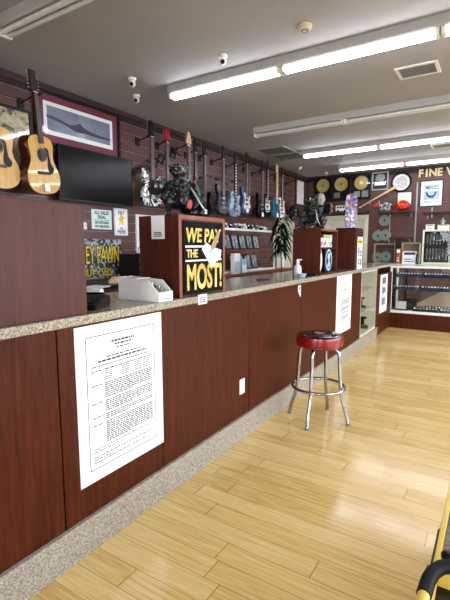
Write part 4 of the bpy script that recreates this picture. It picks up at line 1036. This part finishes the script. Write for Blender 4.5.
t = thing('toy_van', 'white toy van with dark windows on the high shelf', 'toy', (-2.76, yb(.14), SZ), 0)
obj('body', MB().prism([(-.12, .02), (.13, .02), (.13, .075), (.10, .085), (.07, .13), (-.12, .13)], -.05, .05, .006), M_WHITE, t)
obj('window_band', MB().box(-.10, -.05, -.0515, -.05, .08, .115).box(-.04, .01, -.0515, -.05, .08, .115).box(.02, .065, -.0515, -.05, .08, .115), M_INKB, t)
for x in (-.07, .075): obj('wheel', MB().tube([(x, -.056, .022), (x, .056, .022)], .022, 16), M_BLACK, t, True)
# helmet shelf
S2 = 2.0855
t = thing('football_helmet', 'red helmet with yellow mark on the far wall shelf', 'helmet', (-1.59, yb(.175), S2), -.5)
def hs(mb):
    mb.ball((0, 0, .10), (.125, .145, .10), 3); mb.ball((0, .03, .065), (.115, .115, .062), 2)
blob('shell', hs, M_HELM, t, .008)
for z in (.06, .09): obj('face_guard', MB().tube([(-.105, -.05, z), (-.09, -.15, z-.015), (0, -.19, z-.02), (.09, -.15, z-.015), (.105, -.05, z)], .007, 8), M_HELM, t, True)
obj('stripe', MB().tube([(0, .147*math.cos(a), .10+.103*math.sin(a)) for a in [PI*k/12 for k in range(1, 12)]], .009, 8), M_YELSIGN, t, True)
t = thing('baseball_bat', 'pale wooden baseball bat mounted slanting on the far wall', 'bat', (-2.43, yb(.078), 2.195))
A, B = Vector((0, 0, 0)), Vector((.69, 0, .365)); fr_ = [0, .01, .025, .04, .35, .6, .75, .95, .99, 1]; rr = [.010, .018, .018, .0105, .0115, .018, .026, .028, .023, .005]
obj('bat', MB().tube([A.lerp(B, f) for f in fr_], rr, 16), M_MAPLE, t, True)
obj('grip_tape', MB().tube([A.lerp(B, .05), A.lerp(B, .2)], .0132, 14), M_SKIN, t, True)
for f in (.3, .8): obj('hook', MB().tube([A.lerp(B, f)+Vector((0, .058, -.045)), A.lerp(B, f)+Vector((0, -.0, -.045)), A.lerp(B, f)+Vector((0, -.035, -.02))], .004, 6), M_WHITE, t)
t = thing('trophy_cap', 'silver and green ornament left of the red helmet', 'ornament', (-1.90, yb(.15), S2))
def orn(mb):
    mb.ball((0, 0, .05), (.12, .08, .05), 2); mb.ball((.07, -.02, .11), .055, 2); mb.ball((-.07, -.01, .10), .05, 2); mb.ball((0, .0, .15), .045, 2); mb.ball((-.03, -.04, .10), .05, 2)
blob('body', orn, blotch('ornament_mix', [(.3, '#20261f'), (.48, '#59614f'), (.62, '#c9ccc8'), (.75, '#3c4638')], 22, .35), t, .008)
obj('base', MB().lathe([(0, 0), (.08, 0), (.08, .014), (0, .014)], 20), M_BLACK, t)
t = thing('pennant', 'small red and white flag leaning left of the ornament', 'flag', (-2.0, yb(.05), S2), 0)
t.rotation_euler = (0, -.25, 0)
obj('pole', MB().tube([(0, 0, 0.006), (0, 0, .24)], .005, 6), M_WHITE, t)
obj('cloth', MB().prism([(-.006, .12), (-.15, .16), (-.006, .23)], -.003, .003), M_CRIM, t)
# hanging metal plates
n_ = ['grey round metal plate hanging uppermost on the far wall', 'left grey round metal plate of the middle pair', 'right grey round metal plate of the middle pair', 'left grey round metal plate of the lowest pair', 'right grey round metal plate of the lowest pair']
for j, (x, z, dp) in enumerate(((-1.935, 1.925, .05), (-2.055, 1.63, .035), (-1.905, 1.635, .06), (-2.05, 1.205, .035), (-1.88, 1.225, .06))):
    t = thing('metal_plate', n_[j], 'plate', (x, yb(dp), z), 0, 'grey metal plates on the far wall')
    obj('plate', MB().lathe([(.02, .012), (.05, .012), (.055, .006), (.085, .006), (.09, .016), (.103, .016), (.106, .008), (.106, -.008), (.02, -.008)], 32, (0, 0, 0), 'Y'), M_DULL, t, True)
    obj('hub', MB().lathe([(.0, .002), (.019, .002), (.019, -.006), (0, -.006)], 16, (0, 0, 0), 'Y'), M_BLKMET, t)
    obj('peg', MB().tube([(0, .006, .115), (0, dp-.001, .115)], .006, 6).tube([(0, -.02, .118), (0, .006, .113)], .006, 6), M_STEEL, t)

# back counter along the far wall
t = thing('back_counter', 'low wood counter against the far wall behind the jewellery case', 'counter', (-.4, 0, 0))
obj('body', MB().box(-1.78, 2.4, 8.58, 8.93, 0, 1.06), M_LAM, t)
obj('top', MB().box(-1.80, 2.42, 8.55, 8.935, 1.0605, 1.09, .003), M_CREAM2, t)
t = thing('display_box', 'pale framed open box standing on the back counter left of the black cabinet', 'box', (-1.56, 8.9, 1.091)); w = .33
obj('frame', MB().box(0, .02, -.2, 0, 0, .40).box(w-.02, w, -.2, 0, 0, .40).box(.02, w-.02, -.2, 0, .38, .40).box(.02, w-.02, -.01, 0, 0, .38), M_DULLTAN, t)
t = thing('pale_shelf_unit', 'pale two tier shelf under the grey metal plates', 'shelf', (-2.10, 8.915, 1.091)); w = .40
obj('board', MB().box(0, w, -.12, 0, .365, .385), M_DULLTAN, t); obj('board', MB().box(0, w, -.12, 0, .0, .015), M_DULLTAN, t)
obj('upright', MB().box(0, .015, -.10, 0, .0155, .3645), M_DULLTAN, t); obj('upright', MB().box(w-.015, w, -.1, 0, .0155, .3645), M_DULLTAN, t)
def carton(name, label, x0, x1, y0, y1, z, h, m, pm_, cat='box'):
    t = thing(name, label, cat, ((x0+x1)/2, (y0+y1)/2, z)); w = (x1-x0)/2; d = (y1-y0)/2
    obj('carton', MB().box(-w, w, -d, d, 0, h, .003), m, t)
    obj('panel_print', MB().box(-w*.8, w*.8, -d-.0015, -d, h*.72, h*.92).box(-w*.7, w*.3, -d-.0015, -d, h*.35, h*.42).box(-w*.7, w*.6, -d-.0015, -d, h*.18, h*.25), pm_, t)
    return t
carton('box', 'white printed box on the back counter inside the pale frame', -1.525, -1.275, 8.62, 8.69, 1.091, .235, M_PAPER, M_PHOTOD)
carton('box', 'narrow orange box on the back counter beside the white printed box', -1.63, -1.565, 8.60, 8.68, 1.091, .29, M_ORANGE, M_CARD)
t = thing('bottle', 'dark bottle on the back counter right of the white printed box', 'bottle', (-1.262, 8.60, 1.091))
obj('glass', MB().lathe([(0, 0), (.026, 0), (.028, .1), (.024, .17), (.01, .21), (.01, .25), (0, .25)], 16), M_BLACKG, t, True)
obj('cap', MB().lathe([(0, .2505), (.012, .2505), (.012, .275), (0, .275)], 12), M_BLACK, t, True)
# black jewellery cabinet
t = thing('jewellery_cabinet', 'black cabinet with a cream frame holding silver chains on the back counter', 'display case', (-1.215, 8.93, 1.091)); w, h, d = 1.0, .63, .16
obj('frame', MB().box(0, .03, -d, -d+.025, 0, h, .002).box(w-.03, w, -d, -d+.025, 0, h, .002).box(.03, w-.03, -d, -d+.025, 0, .03, .002).box(.03, w-.03, -d, -d+.025, h-.03, h, .002), M_CREAM, t)
obj('case', MB().box(.0, w, -.01, 0, 0, h).box(0, .012, -d+.026, -.01, 0, h).box(w-.012, w, -d+.026, -.01, 0, h).box(.012, w-.012, -d+.026, -.01, 0, .012).box(.012, w-.012, -d+.026, -.01, h-.012, h), M_BLACK, t)
for z in (.555, .29): obj('rail', MB().box(.02, w-.02, -.06, -.045, z, z+.012), M_BLKMET, t)
obj('glass_front', MB().box(.03, w-.03, -d+.008, -d+.012, .03, h-.03), M_GLASS, t)
proto = None; rnd = random.Random(3)
for z in (.553, .288):
    for j in range(16):
        x = -1.215+.07+j*.055; ln = rnd.uniform(.13, .2)
        q = tag(obj('silver_chain', MB().tube([(-.008, 0, 0), (-.012, -.003, -ln*.5), (-.004, -.004, -ln*.92), (0, -.004, -ln), (.004, -.004, -ln*.92), (.012, -.003, -ln*.5), (.008, 0, 0)], .0022, 5).box(-.006, .006, -.008, -.002, -ln-.02, -ln), M_STEEL, loc=(x, 8.87, 1.091+z)), 'silver chain hanging in the %s row of the black jewellery cabinet' % ('upper' if z > .4 else 'lower'), 'chain', 'silver chains in the %s row' % ('upper' if z > .4 else 'lower'))
carton('box', 'long white box left on top of the black jewellery cabinet', -1.175, -1.035, 8.80, 8.90, 1.7215, .10, M_CARD, M_DULL)
carton('box', 'long white box right on top of the black jewellery cabinet', -.975, -.79, 8.80, 8.90, 1.7215, .085, M_CARD, M_LIME)
t = thing('figurine', 'silver figurine standing on the right white box over the jewellery cabinet', 'figurine', (-.90, 8.85, 1.807))
blob('body', lambda mb: [mb.ball((0, 0, .03), (.035, .025, .03), 2), mb.ball((0, 0, .075), (.022, .02, .03), 2), mb.ball((0, 0, .115), .018, 2), mb.ball((.035, 0, .07), .014, 1), mb.ball((-.035, 0, .075), .014, 1)], M_STSILV, t, .005)
obj('base', MB().lathe([(0, 0), (.035, 0), (.035, .006), (0, .006)], 16), M_BLACK, t)

# jewellery case in front of the far wall
t = thing('jewellery_case', 'long glass jewellery case with a wood base at the far end of the room', 'display case', (-1.575, 7.86, 0)); W = 3.6; D = .60
obj('base', MB().box(0, W, .0, D, 0, .265, .002), M_LAM, t)
obj('deck', MB().box(.02, W-.02, .02, D-.02, .2655, .29), M_CREAM2, t)
mb = MB(); f = .035
mb.box(0, W, 0, .03, .266, .31, .002).box(0, W, 0, .03, 1.05, 1.085, .002)
for x in (0, 1.2-f/2, 2.4-f/2, W-f): mb.box(x, x+f, 0, .03, .31, 1.05, .002)
for x in (0, W-f): mb.box(x, x+f, D-.03, D, .29, 1.085, .002)
obj('white_frame', mb, M_WHITE, t)
obj('back_panel', MB().box(f, W-f, D-.02, D-.012, .29, 1.05), M_SLATB, t)
obj('glass_front', MB().box(f, W-f, .012, .018, .31, 1.05), M_GLASS, t)
obj('glass_top', MB().box(0, W, .0305, D, 1.07, 1.08), M_GLASS, t)
obj('side_glass', MB().box(.006, .012, .031, D-.031, .291, 1.05), M_GLASS, t)
for z, d0 in ((.875, .12), (.655, .06)): obj('glass_shelf', MB().box(.04, W-.04, d0, D-.03, z, z+.008), M_GLASS, t)
for x in (.16, 1.5, 2.8): obj('shelf_post', MB().box(x, x+.03, D-.06, D-.03, .30, 1.04), M_BLKMET, t)
# trays with rings / watches
def tray(label, x, y, z, w=.42, n=9, seed=0, m=M_TRAYB):
    q = thing('jewellery_tray', label, 'tray', (x, y, z), 0, 'jewellery trays in the glass case'); rnd = random.Random(seed)
    obj('tray', MB().prism([(-.06, 0), (.06, 0), (.06, .075), (-.06, .048)], -w/2, w/2, .003), m, q, rz=R90)
    for j in range(n):
        a = -w/2+.03+j*(w-.06)/(n-1)
        obj('jewel', MB().box(-.015, .015, -.035, -.005, .0, .014, .003).ball((0, -.02, .018), .008, 1), [M_STSILV, M_PAPER, M_STEEL, M_SKYC][rnd.randrange(4)], q, loc=(a, -.02, .058))
    return q
po = ['first from the left', 'second from the left', 'third from the left', 'fourth from the left']
for r_, (z, y, x0) in enumerate(((.8835, 8.09, -1.30), (.6635, 8.02, -1.33))):
    for j in range(4):
        tray('dark blue tray of jewellery on the %s glass shelf, %s' % (('upper', 'lower')[r_], po[j]), x0+j*.46, y, z, .44, 9, j+r_*7)
for j in range(3): tray('black watch tray at the front of the case floor, '+po[j], -1.0+j*.42, 7.99, .291, .40, 8, 20+j, M_BLACK)
for j in range(2): tray('black raised watch tray at the back of the case floor, '+('left' if j == 0 else 'right'), -.86+j*.5, 8.25, .291, .46, 9, 40+j, M_BLACK)
t = thing('desk_clock', 'small square clock with pale green face on the case floor', 'clock', (-1.40, 8.0, .291))
obj('base', MB().box(-.10, .10, -.03, .05, 0, .03, .003), M_BLACK, t)
obj('face', MB().box(-.085, .085, -.012, .012, .031, .165, .003), plain('pale_green_face', '#c3cdb6', .4), t)
t = thing('watch_box', 'black box behind the small square clock', 'box', (-1.27, 8.2, .291))
obj('box', MB().box(-.09, .09, -.06, .06, 0, .17, .004), M_BLACK, t); obj('lid', MB().box(-.09, .09, -.06, .06, .171, .2, .004), M_BLACKG, t)
t = thing('floor_reflection_board', 'tan triangular board standing in for a floor reflection behind the watch trays', 'board', (-1.36, 8.40, .291))
obj('board', MB().prism([(0, 0), (1.1, 0), (1.1, .50), (.66, .40)], -.01, .01), M_FLOORREFL, t)  # added shape, drawn where the floor mirrors in the case glass

# ------------------------------------------------------------------ ceiling things
def fixture(label, y, x0, n, lit, sl=1.135):
    t = thing('fluorescent_light', label, 'light', (x0, y, ZC), 0, 'long fluorescent lights across the ceiling'); L = n*sl
    obj('housing', MB().prism([(-.055, 0), (-.055, -.062), (-.045, -.074), (.045, -.074), (.055, -.062), (.055, 0)], 0, L), M_FIX, t, rz=-R90).location = (0, 0, -.0005)
    for j in range(n):
        for q in (-.026, .026):
            obj('tube', MB().tube([(j*sl+.035, q, -.096), ((j+1)*sl-.035, q, -.096)], .0165, 10), M_TUBE if lit else M_TUBEOFF, t, True)
        for e in (j*sl+.005, (j+1)*sl-.03):
            obj('lamp_holder', MB().box(e, e+.025, -.046, .046, -.114, -.0745, .003), M_WHITE, t)
    return t
fixture('unlit fluorescent light in the upper left corner of the ceiling', 1.755, -2.84, 5, False)
fixture('lit fluorescent light nearest the camera', 3.285, -2.68, 5, True)
fixture('unlit fluorescent light between the nearest and the two far lit ones', 4.95, -2.69, 5, False)
fixture('lit fluorescent light third back from the camera', 6.46, -2.66, 5, True)
fixture('lit fluorescent light just before the far wall', 8.0, -2.58, 5, True)
def cam_dome(label, x, y, aim, nm='security_camera'):
    t = thing(nm, label, 'camera', (x, y, ZC), aim); t.scale = (.8, .8, .8)
    obj('base', MB().lathe([(0, 0), (.045, 0), (.045, -.02), (.03, -.028), (0, -.028)], 20), M_WHITE, t, True)
    obj('eyeball', MB().ball((0, 0, -.058), (.036, .036, .036), 3), M_WHITE, t, True)
    obj('lens', MB().lathe([(0, .012), (.02, .012), (.022, 0), (0, 0)], 16, (0, -.03, -.072), 'Y'), M_BLACK, t, True)
cam_dome('white dome camera on the ceiling, left of the nearest light', -2.83, 2.93, .5)
cam_dome('white dome camera on the ceiling beside the left wall, above the television', -3.10, 3.26, .5)
cam_dome('white dome camera on the ceiling above the nearest lit tube', -1.91, 2.98, .5)
cam_dome('white dome camera on the ceiling above the last guitars', -3.25, 7.75, .6)
cam_dome('white dome camera on the ceiling near the far wall records', -3.02, 8.55, .3)
t = thing('smoke_detector', 'round beige smoke detector on the ceiling', 'detector', (-1.20, 2.90, ZC)); t.scale = (.78, .78, .78)
obj('body', MB().lathe([(0, 0), (.062, 0), (.062, -.018), (.045, -.042), (0, -.046)], 28), plain('beige_plastic', '#cfc2a8', .5), t, True)
obj('grille', MB().lathe([(.02, -.0465), (.03, -.0485), (.034, -.0455)], 20), M_VENTD, t)
def vent(label, x0, x1, y0, y1, fm, sm, n, along='X', deep=.012):
    t = thing('ceiling_vent', label, 'vent', ((x0+x1)/2, (y0+y1)/2, ZC)); w, d = (x1-x0)/2, (y1-y0)/2; b = .028
    obj('frame', MB().box(-w, w, -d, -d+b, -deep, 0, .002).box(-w, w, d-b, d, -deep, 0, .002).box(-w, -w+b, -d+b, d-b, -deep, 0, .002).box(w-b, w, -d+b, d-b, -deep, 0, .002), fm, t)
    obj('duct', MB().box(-w+b, w-b, -d+b, d-b, -.003, -.0005), M_VENTD, t)
    mb = MB()
    for j in range(n):
        y = -d+b+(j+.5)*(2*d-2*b)/n; mb.box(-w+b, w-b, y-.008, y+.008, -.011, -.008, rot=Matrix.Rotation(.6, 3, 'X'))
    obj('louvres', mb, sm, t)
vent('small white air vent in the ceiling right of the nearest light', -.84, -.51, 3.97, 4.24, M_WHITE, M_FIX, 7)
vent('small white air vent in the ceiling between the two far lights', -.95, -.62, 7.1, 7.4, M_WHITE, M_FIX, 7)
vent('dark square ceiling grille above the guitars, nearer one', -3.27, -2.77, 5.98, 6.46, M_FIX, M_DULLTAN2, 12)
vent('dark square ceiling grille above the guitars, farther one', -3.27, -2.77, 6.48, 6.96, M_FIX, M_DULLTAN2, 12)

# ------------------------------------------------------------------ light
w = bpy.data.worlds.new('World'); sc.world = w; w.use_nodes = True
nt = w.node_tree; bg = nt.nodes['Background']
sky = nt.nodes.new('ShaderNodeTexSky'); sky.sky_type = 'HOSEK_WILKIE'; sky.turbidity = 6; sky.ground_albedo = .5
sky.sun_direction = Vector((-.5, .3, .7)).normalized()
mixn = nt.nodes.new('ShaderNodeMix'); mixn.data_type = 'RGBA'; mixn.inputs[0].default_value = .75
nt.links.new(sky.outputs[0], mixn.inputs[6]); mixn.inputs[7].default_value = (.90, .96, 1.06, 1)
nt.links.new(mixn.outputs[2], bg.inputs[0]); bg.inputs[1].default_value = 10.3
for wl, loc, rz in ((RW, (XR, YB, 0), -R90), (FW, (XR, YF, 0), PI)):
    for a, b, z0, z1 in wl:
        la = bpy.data.lights.new('window_portal', 'AREA'); la.shape = 'RECTANGLE'; la.size = b-a; la.size_y = z1-z0
        la.cycles.is_portal = True
        lo = bpy.data.objects.new('window_portal', la); C.objects.link(lo)
        M = Matrix.Translation(loc) @ Matrix.Rotation(rz, 4, 'Z') @ Matrix.Translation(((a+b)/2, .14, (z0+z1)/2)) @ Matrix.Rotation(-R90, 4, 'X')
        lo.matrix_world = M

# ------------------------------------------------------------------ camera
cd = bpy.data.cameras.new('Camera'); cam = bpy.data.objects.new('Camera', cd); C.objects.link(cam)
yaw, pitch, roll = math.radians(32.4737), math.radians(7.0851), math.radians(-.168)
fw = Vector((-math.sin(yaw)*math.cos(pitch), math.cos(yaw)*math.cos(pitch), -math.sin(pitch)))
rt = Vector((math.cos(yaw), math.sin(yaw), 0)); u = rt.cross(fw)
r2 = rt*math.cos(roll)+u*math.sin(roll); u2 = -rt*math.sin(roll)+u*math.cos(roll)
mt = Matrix((r2, u2, -fw)).transposed().to_4x4(); mt.translation = (0, 0, 1.42); cam.matrix_world = mt
cd.sensor_fit = 'VERTICAL'; cd.sensor_height = 24; cd.lens = 427.8/600*24; cd.clip_start = .02
sc.camera = cam
sc.view_settings.view_transform = 'Standard'; sc.view_settings.look = 'None'
sc.view_settings.exposure = 0.5; sc.view_settings.gamma = 1; sc.view_settings.use_curve_mapping = False
